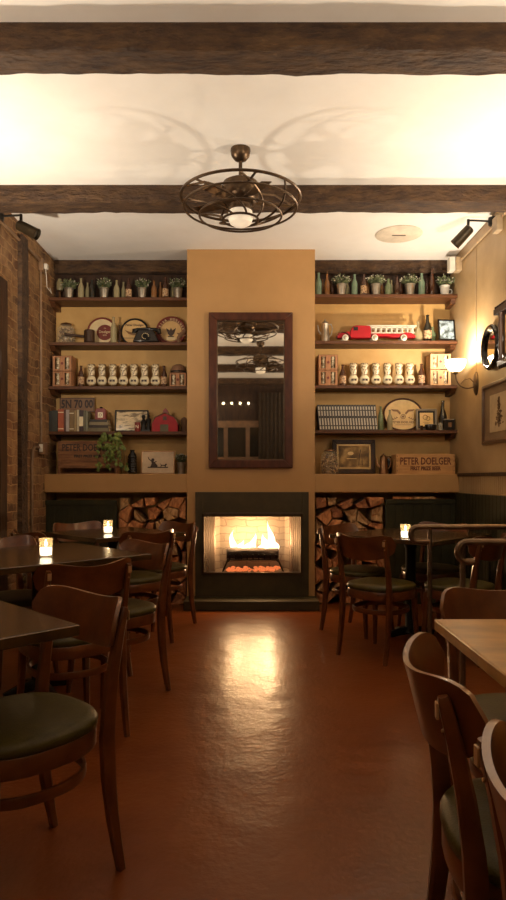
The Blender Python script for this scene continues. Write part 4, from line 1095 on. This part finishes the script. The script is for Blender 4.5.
t = thing('tin_box', 'small dark red tin with arched top standing on the flat pile of books', 'tin', (S(101.5), 6.37, Z + 0.1178))
MB().prism([(-0.052, 0), (0.052, 0), (0.052, 0.095), (0.03, 0.112), (-0.03, 0.112), (-0.052, 0.095)], -0.04, 0.04).build('tin', 'darkred', t, bevel=0.003)
mb = MB(); mb.box(-0.024, 0.024, -0.0415, -0.04, 0.02, 0.072); mb.build('white_label', 'cream', t)
mb = MB(); mb.ring((0, -0.042, 0.046), 0.012, 0.003, 14, 4, axis='y'); mb.build('emblem', 'redink', t)
MB().lathe([(0.012, 0.112), (0.016, 0.12), (0.01, 0.128), (0, 0.13)], n=12).build('lid_knob', 'black', t)
t = frame_thing('framed_sign', 'glass-fronted frame of pale printed cards with a glare, left fourth shelf', 'picture', 0.165, 0.215, 0.03, 0.012, (S(131), 6.42, Z + 0.004), 0, 'black',
                [('cards', mat('printed_cards', (0.68, 0.50, 0.25), 0.45, c2=(0.20, 0.12, 0.04), ns=14, stretch=(0.8, 1, 3), contrast=(0.42, 0.52), coat=0.2), 0.011, -0.012)], lean=-0.10)
t = thing('enamel_cup', 'small red and white cup in front of the framed cards', 'cup', (S(138.8), 6.31, Z))
MB().lathe([(0.026, 0), (0.028, 0.005), (0.029, 0.09), (0.026, 0.09), (0.024, 0.01), (0, 0.01)], n=18).build('cup', 'darkred', t)
mb = MB(); put_text(mb, 'N', 0.045, 0, -0.030, 0.045, 0); mb.build('letter', 'cream', t)
t = thing('carved_figurine', 'dark carved figure group right of the framed cards', 'figurine', (S(146.3), 6.34, Z))
mb = MB(); mb.box(-0.05, 0.05, -0.03, 0.03, 0, 0.02)
mb.lathe([(0.03, 0.02), (0.022, 0.06), (0.03, 0.10), (0.012, 0.125), (0.02, 0.145), (0.015, 0.165), (0, 0.17)], (-0.02, 0, 0), 12)
mb.lathe([(0.025, 0.02), (0.018, 0.07), (0.025, 0.12), (0.010, 0.14), (0.017, 0.155), (0, 0.175)], (0.028, 0, 0), 12)
mb.sweep([(-0.02, -0.01, 0.10), (0.0, -0.03, 0.08), (0.028, -0.01, 0.11)], 0.008, 6)
mb.build('figures', 'black', t)
t = thing('toy_barn', 'red toy barn with a dark rounded roof on the left fourth shelf', 'toy barn', (S(166), 6.35, Z))
gam = [(-0.125, 0), (0.125, 0), (0.125, 0.075), (0.09, 0.135), (0.0, 0.175), (-0.09, 0.135), (-0.125, 0.075)]
MB().prism(gam, -0.06, 0.07).build('walls', 'red', t, bevel=0.001)
mb = MB()
rp = [(-0.138, 0.07), (-0.098, 0.142), (0.0, 0.187), (0.098, 0.142), (0.138, 0.07)]
for p, q in zip(rp, rp[1:]):
    mb.prism([(p[0] * 0.96, p[1] - 0.008), (q[0] * 0.96, q[1] - 0.008), q, p], -0.068, 0.078)
mb.build('roof', 'corkd', t)
mb = MB(); mb.prism([(-0.03, 0.185), (-0.02, 0.21), (0, 0.232), (0.02, 0.21), (0.03, 0.185), (0.022, 0.165), (-0.022, 0.165)], -0.02, 0.03); mb.build('cupola', 'darkred', t)
MB().box(-0.045, 0.035, -0.064, -0.06, 0, 0.068).build('barn_door', mat('barn_door', (0.10, 0.08, 0.04), 0.6), t)
MB().box(-0.018, 0.018, -0.064, -0.06, 0.11, 0.145).build('hay_door', mat('hay_door', (0.09, 0.05, 0.03), 0.6), t)
t = thing('toy_silo', 'small dark toy silo behind the right side of the red barn', 'toy silo', (S(183.5), 6.43, Z))
MB().lathe([(0.03, 0), (0.03, 0.12), (0.025, 0.14), (0, 0.155)], n=16).build('silo', 'corkd', t)

Z = RZ[3]
nb = 21
cvr = mat('set_cover', (0.035, 0.025, 0.018), 0.45); lgt = mat('set_band', (0.55, 0.50, 0.40), 0.5)
def setbook(px, z, wpx, tilt):
    w_ = wpx / 101.9 - 0.0012; h = 0.245; d = 0.16
    t = thing('book', 'dark volume with pale striped spine, first from the chimney in the leaning set', 'book', (S(px), 6.37, z), 0, 'set of striped volumes on the right fourth shelf'); t.rotation_euler = (0, tilt, 0)
    mb = MB(); mb.box(0, w_, -d / 2, d / 2, 0, h, 0)
    for a, c in ((0.03, 0.15), (0.19, 0.47), (0.56, 0.76), (0.80, 0.93)): mb.box(w_ * 0.22, w_ * 0.78, -d / 2 - 0.0012, -d / 2, h * a, h * c, 1)
    mb.build('cover', [cvr, lgt], t, bevel=0.001)
    return t
b0 = None
pitch = (376.5 - 318.6) / nb
for i in range(nb):
    if b0 is None: b0 = setbook(318.6, Z + 0.0005, pitch / 1.0 * 0.98, R(-5.5))
    else:
        c = copy_tree(b0); c.location = (S(318.6 + pitch * i), 6.37, Z + 0.0005); c['label'] = f'dark volume with pale striped spine, {ORD[i]} from the chimney in the leaning set'
bottle('slim dark green bottle left of the oval eagle tray, right fourth shelf', 379.8, Z, 0.235, 0.027, 'g_green', y=6.33)
bottle('clear slim glass bottle in front of the left edge of the oval tray', 388.8, Z, 0.20, 0.027, 'g_clear', y=6.33)
def fo(mb, r, c):
    mb.box(-0.08, 0.08, -0.003, -0.001, c - 0.105, c - 0.101, 0)
    mb.ring((0, -0.004, c - 0.02), 0.022, 0.004, 16, 4, axis='y', m=0); mb.disc((0, -0.004, c - 0.02), 0.012, 0.003, 12, 0)
    for s in (-1, 1):
        mb.prism([(s * 0.02, c + 0.015), (s * 0.05, c + 0.05), (s * 0.12, c + 0.055), (s * 0.10, c + 0.035), (s * 0.06, c + 0.03), (s * 0.03, c + 0.0)][::s], -0.005, -0.001, 0)
        for k in range(4): mb.prism([(s * (0.05 + k * 0.018), c - 0.03 - 0.008 * k), (s * (0.07 + k * 0.018), c - 0.02 - 0.008 * k), (s * (0.065 + k * 0.018), c - 0.04 - 0.008 * k)][::s], -0.004, -0.001, 0)
    put_text(mb, 'PETER DOELGER', 0.030, 0.0, -0.004, c - 0.078, 0, bold=0.0008)
    return [mat('tray_brown_print', (0.28, 0.13, 0.04), 0.5)]
tray('large oval golden tray with dark wooden rim and eagle design', 405, Z, 0.168, 'ovaltray', 'shelf', fo, rx=1.19, y=6.45, name='oval_tray', lean=-0.1)
t = frame_thing('framed_card', 'small grey frame with a gold card in front of the oval tray', 'picture', 0.105, 0.215, 0.018, 0.022, (S(427), 6.40, Z + 0.004), 0, mat('grey_frame', (0.24, 0.19, 0.13), 0.4), [('mat_board', 'black', 0.02, -0.008)], lean=-0.08)
MB().box(-0.065, 0.065, -0.012, -0.009, 0.04, 0.175).build('card', 'ovaltray', t)
mb = MB(); mb.ring((-0.012, -0.013, 0.13), 0.022, 0.003, 20, 5, axis='y'); mb.ring((0.014, -0.013, 0.118), 0.020, 0.003, 20, 5, axis='y'); mb.box(-0.035, 0.035, -0.0135, -0.012, 0.078, 0.082); mb.box(-0.025, 0.025, -0.0135, -0.012, 0.064, 0.068); mb.build('printing', 'copper', t)
bottle('dark wine bottle at the right end of the fourth shelf', 444, Z, 0.30, 0.040, 'g_dark', neck=0.45, y=6.42)
for i, (px, r_, h_, l) in enumerate([(419.5, 0.014, 0.045, 'tiny dark cup left of the black bowl in front of the gold card'), (438, 0.026, 0.07, 'small clear tumbler left of the dark tin, right fourth shelf')]):
    t = thing('small_glass', l, 'glass', (S(px), 6.30, Z)); MB().lathe([(r_ * 0.85, 0), (r_, h_), (r_ * 0.9, h_), (r_ * 0.78, 0.006), (0, 0.006)], n=16).build('cup', 'g_brown' if i == 0 else 'clear', t)
t = thing('dark_bowl', 'low black bowl with silver rim in front of the gold card', 'bowl', (S(429), 6.315, Z))
MB().lathe([(0.035, 0), (0.05, 0.01), (0.058, 0.05), (0.056, 0.055), (0.052, 0.05), (0.0, 0.015)], n=22).build('bowl', 'blackgloss', t)
MB().ring((0, 0, 0.055), 0.057, 0.002, 24, 5).build('rim', 'steel', t)
t = thing('dark_tin', 'square dark tin in front of the wine bottle, right end of fourth shelf', 'tin', (S(447.5), 6.32, Z))
MB().box(-0.055, 0.045, -0.03, 0.03, 0, 0.10).build('tin', 'blackgloss', t, bevel=0.003)
MB().box(-0.057, 0.047, -0.032, 0.032, 0.10, 0.108).build('lid', 'steel', t, bevel=0.002)
MB().box(-0.02, 0.015, -0.0315, -0.03, 0.03, 0.075).build('label', 'copper', t)

# ledges -----------------------------------------------------------------------
Z = 1.2385
def crate(label, px0, px1, h, m, lines, y=6.33, old=False):
    w2 = (px1 - px0) / 104.5 / 2
    t = thing('wooden_crate', label, 'crate', (((px0 + px1) / 2 - 253) / 104.5, y, Z))
    d = 0.11
    z0 = 0.055 if old else 0
    MB().box(-w2 + 0.02, w2 - 0.02, -d, -d + 0.012, z0, h).build('front_board', m, t, bevel=0.002)
    MB().box(-w2 + 0.02, w2 - 0.02, d - 0.012, d, 0, h).build('back_board', m, t, bevel=0.002)
    MB().box(-w2 + 0.02, w2 - 0.02, -d + 0.012, d - 0.012, 0, 0.01).build('bottom_board', m, t)
    for s in (-1, 1): MB().box(min(s * w2, s * (w2 - 0.022)), max(s * w2, s * (w2 - 0.022)), -d - 0.006, d + 0.004, 0, h).build('end_board', m, t, bevel=0.003)
    mb = MB()
    for (tx, sz, zz, sx) in lines: put_text(mb, tx, sz, 0, -d - 0.0005, zz, 0, bold=0.0022, sx=sx)
    mb.build('stencil_lettering', 'ink' if old else 'stencil', t, smooth=0)
    mb = MB()
    for s in (-1, 1):
        for k in range(4): mb.sphere((s * (w2 - 0.011), -d - 0.006, 0.03 + k * (h - 0.05) / 3), 0.004, 8)
    mb.build('nails', 'iron', t)
    return t
crate('tan wooden crate with red brewery lettering at the right end of the ledge', 396, 455, 0.19, 'crate', [('PETER DOELGER', 0.096, 0.120, 0.69), ('FIRST PRIZE BEER', 0.050, 0.052, 0.76)])
crate('old dark wooden crate with worn lettering on the left ledge', 58, 117, 0.315, 'oldcrate', [('PETER DOELGER', 0.092, 0.25, 0.72), ('FIRST PRIZE BEER', 0.034, 0.17, 1.0)], old=True)
# ivy spilling from the crate
t = thing('trailing_ivy', 'green trailing ivy spilling over the right side of the old crate', 'ivy plant', (S(108), 6.30, Z))
rr = random.Random(21); vines = MB(); leaves = MB()
for k in range(17):
    x0 = rr.uniform(-0.10, 0.0) if k % 2 else rr.uniform(0.06, 0.12); top = 0.33 + rr.uniform(-0.02, 0.04); sgn = rr.choice((-1, 1)); L = rr.uniform(0.12, 0.36)
    xe = x0 + rr.uniform(-0.04, 0.10); yf = rr.uniform(-0.145, -0.10)
    pts = [Vector((x0, 0.0, top - 0.02)), Vector((x0 + (xe - x0) * 0.3, -0.06, top + 0.02)), Vector((x0 + (xe - x0) * 0.6, yf, top - 0.05)), Vector((xe, yf, max(0.02, top - L * 0.7))), Vector((xe + 0.02, yf, max(0.015, top - L)))]
    vines.sweep(pts, 0.002, 4)
    for j in range(13):
        u = rr.uniform(0.0, 3.99); i = int(u); p = pts[i].lerp(pts[i + 1], u - i) + Vector((rr.uniform(-0.012, 0.012), rr.uniform(-0.012, 0.0), rr.uniform(-0.01, 0.01)))
        r_ = rr.uniform(0.014, 0.024); a = rr.uniform(0, 2 * PI)
        T = Matrix.Translation(p) @ Matrix.Rotation(rr.uniform(-0.6, 0.6), 4, 'X') @ Matrix.Rotation(rr.uniform(-0.7, 0.7), 4, 'Z') @ Matrix.Rotation(a, 4, 'Y')
        sh = [(0, -1), (0.55, -0.55), (1, 0.0), (0.5, 0.25), (0.45, 0.8), (0, 0.5), (-0.45, 0.8), (-0.5, 0.25), (-1, 0.0), (-0.55, -0.55)]
        c0 = leaves.bm.verts.new(T @ Vector((0, -0.004, 0)))
        q = [leaves.bm.verts.new(T @ Vector((x * r_, 0.002, z * r_))) for x, z in sh]
        for n_ in range(10): leaves._face([q[n_], q[(n_ + 1) % 10], c0], 0)
vines.build('vines', 'ivystem', t); leaves.build('leaves', 'ivy', t, smooth=60)
t = thing('black_vase', 'tall ribbed black vase right of the trailing ivy on the left ledge', 'vase', (S(133.3), 6.33, Z))
prof = [(0.03, 0.0), (0.042, 0.01)] + [(0.044 + 0.002 * (-1) ** k, 0.02 + k * 0.012) for k in range(14)] + [(0.035, 0.195), (0.022, 0.21), (0.02, 0.225), (0.027, 0.235), (0.02, 0.235)]
MB().lathe(prof, n=24).build('vase', 'blackgloss', t)
t = frame_thing('framed_silhouette', 'framed black silhouette picture on the left ledge', 'picture', 0.163, 0.225, 0.02, 0.010, (S(158.3), 6.36, Z + 0.002), 0, 'copper', [('paper', mat('silhouette_paper', (0.66, 0.50, 0.34), 0.7), 0.009, -0.01)], lean=-0.08)
mb = MB()
mb.box(-0.10, 0.10, -0.0125, -0.0105, 0.058, 0.068)
mb.prism([(-0.075, 0.068), (-0.06, 0.10), (-0.065, 0.125), (-0.045, 0.125), (-0.02, 0.10), (0.0, 0.075), (-0.01, 0.068)], -0.0125, -0.0105)
mb.disc((-0.05, -0.0125, 0.137), 0.015, 0.002, 14)
mb.prism([(-0.065, 0.12), (-0.095, 0.145), (-0.10, 0.165), (-0.094, 0.166), (-0.088, 0.148), (-0.06, 0.128)], -0.0125, -0.0105)
mb.prism([(-0.04, 0.115), (-0.015, 0.125), (-0.012, 0.118), (-0.035, 0.105)], -0.0125, -0.0105)
mb.prism([(0.025, 0.068), (0.03, 0.088), (0.065, 0.088), (0.078, 0.102), (0.09, 0.092), (0.08, 0.082), (0.075, 0.068), (0.068, 0.068), (0.062, 0.078), (0.036, 0.078), (0.032, 0.068)], -0.0125, -0.0105)
mb.prism([(0.03, 0.085), (0.018, 0.10), (0.022, 0.101), (0.036, 0.088)], -0.0125, -0.0105)
mb.build('silhouette', 'ink', t, smooth=0)
plant('dark leafy plant in a tin cup by the chimney on the left ledge', 181.5, Z, sd=31, pot_h=0.115, r=0.042, spread=0.06, top=0.13, y=6.36)
jar('rounded glass jar full of corks beside the chimney on the right ledge', 328.8, Z, 0.095, 0.25, ['cork', 'corkd'], y=6.29)
def painting():
    m = bpy.data.materials.new('landscape_paint'); m.use_nodes = True
    nt = m.node_tree; b = nt.nodes['Principled BSDF']; b.inputs['Roughness'].default_value = 0.6
    tc = nt.nodes.new('ShaderNodeTexCoord'); n = nt.nodes.new('ShaderNodeTexNoise'); n.inputs['Scale'].default_value = 9; n.inputs['Detail'].default_value = 6
    nt.links.new(tc.outputs['Object'], n.inputs['Vector'])
    r = nt.nodes.new('ShaderNodeValToRGB'); e = r.color_ramp.elements
    e[0].position = 0.32; e[0].color = (0.05, 0.03, 0.01, 1); e[1].position = 0.68; e[1].color = (0.60, 0.38, 0.13, 1); k = e.new(0.5); k.color = (0.20, 0.11, 0.03, 1)
    nt.links.new(n.outputs['Fac'], r.inputs[0]); nt.links.new(r.outputs[0], b.inputs['Base Color'])
    return m
t = frame_thing('framed_painting', 'framed landscape painting of trees by water on the right ledge', 'picture', 0.212, 0.335, 0.03, 0.045, (S(354.3), 6.42, Z + 0.004), 0, 'darkwood', [('painting', painting(), 0.06, -0.012)], lean=-0.07)
mb = MB(); w_, h_, q = 0.212, 0.335, 0.043
for (x0, x1, z0, z1) in ((-w_ + q, w_ - q, q, q + 0.02), (-w_ + q, w_ - q, h_ - q - 0.02, h_ - q), (-w_ + q, -w_ + q + 0.02, q, h_ - q), (w_ - q - 0.02, w_ - q, q, h_ - q)): mb.box(x0, x1, -0.024, -0.010, z0, z1)
mb.build('gold_slip', 'goldlite', t, bevel=0.003)
mb = MB()
mb.sweep([(0.05, -0.0135, 0.08), (0.055, -0.0135, 0.16), (0.07, -0.0135, 0.24)], (0.004, 0.001), 6, m=0); mb.sweep([(0.085, -0.0135, 0.08), (0.08, -0.0135, 0.2)], (0.003, 0.001), 6, m=0)
mb.disc((-0.03, -0.0125, 0.20), 0.03, 0.001, 18, 1, rz=0.018); mb.box(-0.07, 0.03, -0.013, -0.012, 0.145, 0.152, 1)
mb.build('painted_trees', ['ink', 'ovaltray'], t, smooth=0)
pot('small copper coffee pot between the landscape painting and the crate', 382.5, Z, 0.205, 0.046, 'copper', y=6.33, spout=-1)
t = thing('dark_jug', 'dark squat jug left of the lettered crate on the right ledge', 'jug', (S(390.0), 6.455, Z))
MB().lathe([(0.035, 0), (0.045, 0.02), (0.045, 0.11), (0.03, 0.15), (0.03, 0.175), (0.025, 0.175)], n=18).build('body', 'blackgloss', t)
MB().sweep([(0.03, 0, 0.16), (0.06, 0, 0.15), (0.062, 0, 0.09), (0.043, 0, 0.06)], 0.005, 6).build('handle', 'blackgloss', t)

# ------------------------------------------------------------------ tables
def make_table(label, loc, rz, sx, sy, mtop, group, BA=0.0):
    t = thing('dining_table', label, 'table', (*loc, 0), rz, group)
    MB().box(-sx / 2, sx / 2, -sy / 2, sy / 2, 0.742, 0.775).build('table_top', mtop, t, bevel=0.004)
    MB().box(-sx / 2 + 0.12, sx / 2 - 0.12, -0.03, 0.03, 0.72, 0.741).build('support_bar', 'blackmetal', t)
    MB().box(-0.03, 0.03, -sy / 2 + 0.12, sy / 2 - 0.12, 0.719, 0.7405).build('support_bar', 'blackmetal', t)
    n = 2 if sy > 1.2 else 1
    for k in range(n):
        yc = 0 if n == 1 else (-sy / 4 - 0.05, sy / 4 + 0.05)[k]
        MB().lathe([(0.06, 0.03), (0.04, 0.06), (0.038, 0.66), (0.06, 0.72)], (0, yc, 0), 20).build('pedestal', 'blackmetal', t)
        mb = MB()
        for j in range(4):
            a = BA + j * PI / 2
            mb.sweep([(0, yc, 0.05), (0.11 * math.cos(a), yc + 0.11 * math.sin(a), 0.035), (0.20 * math.cos(a), yc + 0.20 * math.sin(a), 0.012)], [(0.03, 0.02), (0.028, 0.016), (0.022, 0.011)], 8, rect=True)
        mb.build('base', 'blackmetal', t)
    return t
gt = 'square pedestal tables turned cornerwise to the aisle'
make_table('dark square table at the lower left edge, nearest on the left', (-1.138, 1.886), R(45), 0.90, 0.90, 'tabletop', gt)
make_table('dark square table with a candle, middle of the three on the left', (-1.205, 3.66), R(44), 0.90, 0.90, 'tabletop', gt)
make_table('dark square table with a candle before the left firewood, farthest left', (-1.10, 5.12), R(45), 0.80, 0.80, 'tabletop', gt)
make_table('square table with a candle in front of the right firewood', (1.20, 4.95), R(45), 0.88, 0.88, 'tabletop', gt, BA=-0.5)
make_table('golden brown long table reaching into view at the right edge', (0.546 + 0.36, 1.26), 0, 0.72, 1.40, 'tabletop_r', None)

# ------------------------------------------------------------------ chairs
def superloop(a, b_, n=32, e=2.6, cy=0.0):
    out = []
    for k in range(n):
        an = 2 * PI * k / n; c, s = math.cos(an), math.sin(an)
        out.append((a * math.copysign(abs(c) ** (2 / e), c), cy + b_ * math.copysign(abs(s) ** (2 / e), s)))
    return out
def make_chair():
    t = thing('dining_chair', 'x', 'chair', (0, 0, 0))
    # cushion
    mb = MB(); rings = []
    for k, (s_, z) in enumerate([(0.96, 0.450), (1.0, 0.458), (1.005, 0.474), (0.97, 0.486), (0.85, 0.494), (0.55, 0.499), (0.2, 0.501)]):
        rings.append([mb.bm.verts.new((x * s_, y * s_, z)) for x, y in superloop(0.215, 0.215, 36, cy=-0.008)])
    for a, c in zip(rings, rings[1:]):
        for j in range(36): mb._face([a[j], a[(j + 1) % 36], c[(j + 1) % 36], c[j]], 0)
    mb._face(rings[0], 0); mb._face(rings[-1], 0)
    mb.build('seat', 'vinyl', t, smooth=60)
    # seat frame
    mb = MB(); rings = []
    for s_, z in [(0.90, 0.395), (0.975, 0.395), (0.985, 0.40), (0.985, 0.448), (0.975, 0.452), (0.90, 0.452)]:
        rings.append([mb.bm.verts.new((x * s_, y * s_, z)) for x, y in superloop(0.215, 0.215, 36, cy=-0.008)])
    for i in range(6):
        a, c = rings[i], rings[(i + 1) % 6]
        for j in range(36): mb._face([a[j], a[(j + 1) % 36], c[(j + 1) % 36], c[j]], 0)
    mb.build('seat_frame', 'chair', t)
    # stretcher hoop
    pts = [(x, y, 0.315) for x, y in superloop(0.178, 0.182, 32, 2.3, -0.012)]
    MB().sweep(pts, (0.016, 0.007), 8, rect=True, closed=True, up=(0, 0, 1)).build('stretcher', 'chair', t)
    for s in (-1, 1):
        MB().sweep([(s * 0.158, 0.150, 0.425), (s * 0.163, 0.157, 0.25), (s * 0.172, 0.168, 0.10), (s * 0.178, 0.178, 0.0)], [(0.018, 0.018), (0.016, 0.016), (0.014, 0.014), (0.011, 0.011)], 8, rect=True).build('leg', 'chair', t)
        prof = [(0.187, -0.244, 0.0), (0.187, -0.228, 0.08), (0.187, -0.211, 0.18), (0.186, -0.198, 0.30), (0.186, -0.193, 0.42), (0.187, -0.200, 0.52), (0.188, -0.214, 0.62), (0.189, -0.234, 0.72), (0.190, -0.253, 0.795), (0.190, -0.255, 0.803)]
        l = MB().sweep([(s * a_, b_, c_2) for a_, b_, c_2 in prof],
                       [(0.012, 0.013), (0.013, 0.016), (0.014, 0.019), (0.015, 0.022), (0.015, 0.023), (0.015, 0.021), (0.014, 0.018), (0.013, 0.015), (0.012, 0.012), (0.009, 0.009)], 8, rect=True, up=(1, 0, 0)).build('rear_leg', 'chair', t)
        mb = MB(); mb.box(s * 0.190 - 0.009, s * 0.190 + 0.009, -0.2685, -0.263, 0.762, 0.792); mb.sphere((s * 0.190, -0.255, 0.74), 0.004, 8)
        mb.build('post_cap', mat('worn_edge', (0.42, 0.24, 0.11), 0.35), l, bevel=0.002)
    # curved backrest
    Rr = 0.31; th = 0.012; nu, nv = 28, 8; half = math.asin(0.228 / Rr)
    mb = MB(); G = {}
    for side in (0, 1):
        rad = Rr + (th if side else 0)
        for i in range(nu + 1):
            u = -1 + 2 * i / nu
            ang = u * half
            ctop = 0.822 - 0.010 * math.cos(u * PI) * (1 if abs(u) < 1 else 1); cbot = 0.662 + 0.030 * u * u
            mid = (ctop + cbot) / 2; hh = (ctop - cbot) / 2 * max(0.0, 1 - abs(u) ** 7) ** 0.5
            mid = mid + 0.012 * u * u
            for j in range(nv + 1):
                v_ = -1 + 2 * j / nv
                z = mid + hh * v_
                tilt = -0.25 * (z - 0.74)
                y = -0.274 + (Rr - rad * math.cos(ang)) + tilt
                if side: y = -0.274 + Rr - rad * math.cos(ang) + tilt
                G[side, i, j] = mb.bm.verts.new((rad * math.sin(ang), y, z))
    for side in (0, 1):
        for i in range(nu):
            for j in range(nv):
                q = [G[side, i, j], G[side, i + 1, j], G[side, i + 1, j + 1], G[side, i, j + 1]]
                mb._face(q if side == 0 else q[::-1], 0)
    for i in range(nu):
        for j in (0, nv): mb._face([G[0, i, j], G[0, i + 1, j], G[1, i + 1, j], G[1, i, j]], 1)
    for j in range(nv):
        for i in (0, nu): mb._face([G[0, i, j], G[0, i, j + 1], G[1, i, j + 1], G[1, i, j]], 1)
    bmesh.ops.remove_doubles(mb.bm, verts=mb.bm.verts, dist=0.0004)
    mb.build('backrest', ['chair', mat('ply_edge', (0.22, 0.10, 0.045), 0.3, coat=0.3)], t, smooth=45)
    return t
def place(o, B, f):
    n = math.hypot(*f); f = (f[0] / n, f[1] / n)
    o.location = (B[0] + 0.245 * f[0], B[1] + 0.245 * f[1], 0)
    o.rotation_euler = (0, 0, math.atan2(f[1], f[0]) - PI / 2)
ch0 = make_chair()
chairs = [
    ('brown curved-back chair with green seat, largest in the lower left corner', (-0.545, 2.12), (-0.66, -0.75)),
    ('brown curved-back chair right behind the largest left chair, back to the camera', (-0.73, 2.90), (-0.62, 0.78)),
    ('brown curved-back chair with green seat at the aisle corner of the middle left table', (-0.61, 3.81), (-0.7, -0.7)),
    ('brown curved-back chair, back to the camera, fourth along the left side of the aisle', (-0.72, 4.60), (-0.7, 0.7)),
    ('brown curved-back chair nearest the fireplace on the left of the aisle', (-0.61, 5.50), (-0.7, -0.7)),
    ('brown curved-back chair behind the farthest left table, by the green panelling', (-1.50, 5.50), (0.7, -0.7)),
    ('brown curved-back chair at the left edge, behind the middle table candle', (-1.61, 4.10), (0.7, -0.7)),
    ('dark curved-back chair, its rim just showing behind the middle left table candle', (-1.60, 4.56), (0.7, 0.7)),
    ('brown curved-back chair right of the aisle, its back before the right firewood', (0.71, 4.28), (0.7, 0.7)),
    ('brown curved-back chair facing the camera beside the right firewood stack', (0.67, 5.27), (0.7, -0.7)),
    ('brown curved-back chair seen behind the two metal handrails', (1.57, 4.25), (-0.7, 0.7)),
    ('brown curved-back chair at the far right side of the candle table, mostly hidden', (1.60, 5.42), (-0.7, -0.7)),
    ('reddish curved-back chair facing the camera behind the golden table edge', (0.85, 2.19), (0, -1)),
    ('brown curved-back chair seen from above at the left side of the golden table', (0.378, 1.37), (1, -0.12)),
    ('chair cut off by the lower right corner, only its curved rim showing', (0.362, 0.80), (1, 0)),
]
for i, (l, B_, f_) in enumerate(chairs):
    c = ch0 if i == 0 else copy_tree(ch0)
    place(c, B_, f_); c['label'] = l; c['group'] = 'curved-back dining chairs with green seats'

# ------------------------------------------------------------------ handrails
def handrail(label, y, z, xl, xp, lh, xin):
    t = thing('handrail', label, 'handrail', (xl, y, 0), 0, 'bent metal handrails')
    r = lh / 2; pts = [(XW - 0.01 - xl, 0, z), (0.4, 0, z), (r + 0.02, 0, z)]
    for k in range(1, 12):
        a = PI / 2 + PI * k / 12; pts.append((r + r * math.cos(a), 0, z - r + r * math.sin(a)))
    pts += [(r, 0, z - lh), (xin - xl, 0, z - lh + 0.001)]
    MB().sweep(pts, 0.016, 10).build('rail', 'railmetal', t)
    MB().sweep([(xp - xl, 0, z - 0.01), (xp - xl, 0, 0.0)], 0.013, 10).build('post', 'railmetal', t)
    MB().sweep([(XW - 0.12 - xl, 0, z - 0.01), (XW - 0.12 - xl, 0, 0.0)], 0.013, 10).build('post', 'railmetal', t)
    for x in (xp - xl, XW - 0.12 - xl): MB().lathe([(0.035, 0), (0.035, 0.008), (0.018, 0.016)], (x, 0, 0), 16).build('foot_plate', 'railmetal', t)
    return t
handrail('bent metal handrail with a rounded end, farther one by the candle table', 3.86, 0.910, 0.935, 1.05, 0.085, 1.05)
handrail('bent metal handrail nearer the camera at the right edge', 3.0, 0.905, 0.945, 0.968, 0.092, 1.02)

# ------------------------------------------------------------------ candles
def make_candle():
    t = thing('votive_candle', 'x', 'candle', (0, 0, 0.7752), 0, 'lit votive candles in glass cups')
    MB().lathe([(0.030, 0), (0.034, 0.004), (0.037, 0.10), (0.034, 0.10), (0.031, 0.010), (0, 0.010)], n=22).build('glass_cup', 'clear', t)
    MB().lathe([(0.029, 0.011), (0.031, 0.05), (0, 0.05)], n=20).build('wax', 'wax', t)
    MB().lathe([(0, 0.055), (0.007, 0.065), (0.006, 0.078), (0, 0.095)], n=10).build('flame', 'flame_small', t)
    point_light('candle_light', (0, 0, 0.085), 0.5, (1.0, 0.66, 0.32), 0.008, t)
    return t
cn = make_candle(); cn.location = (-1.115, 3.50, 0.7752); cn['label'] = 'lit votive candle in a glass on the middle left table'
dup(cn, 'lit votive candle on the farthest left table, before the firewood', (-1.11, 4.98, 0.7752))
dup(cn, 'lit votive candle on the table right of the aisle', (1.07, 4.56, 0.7752))
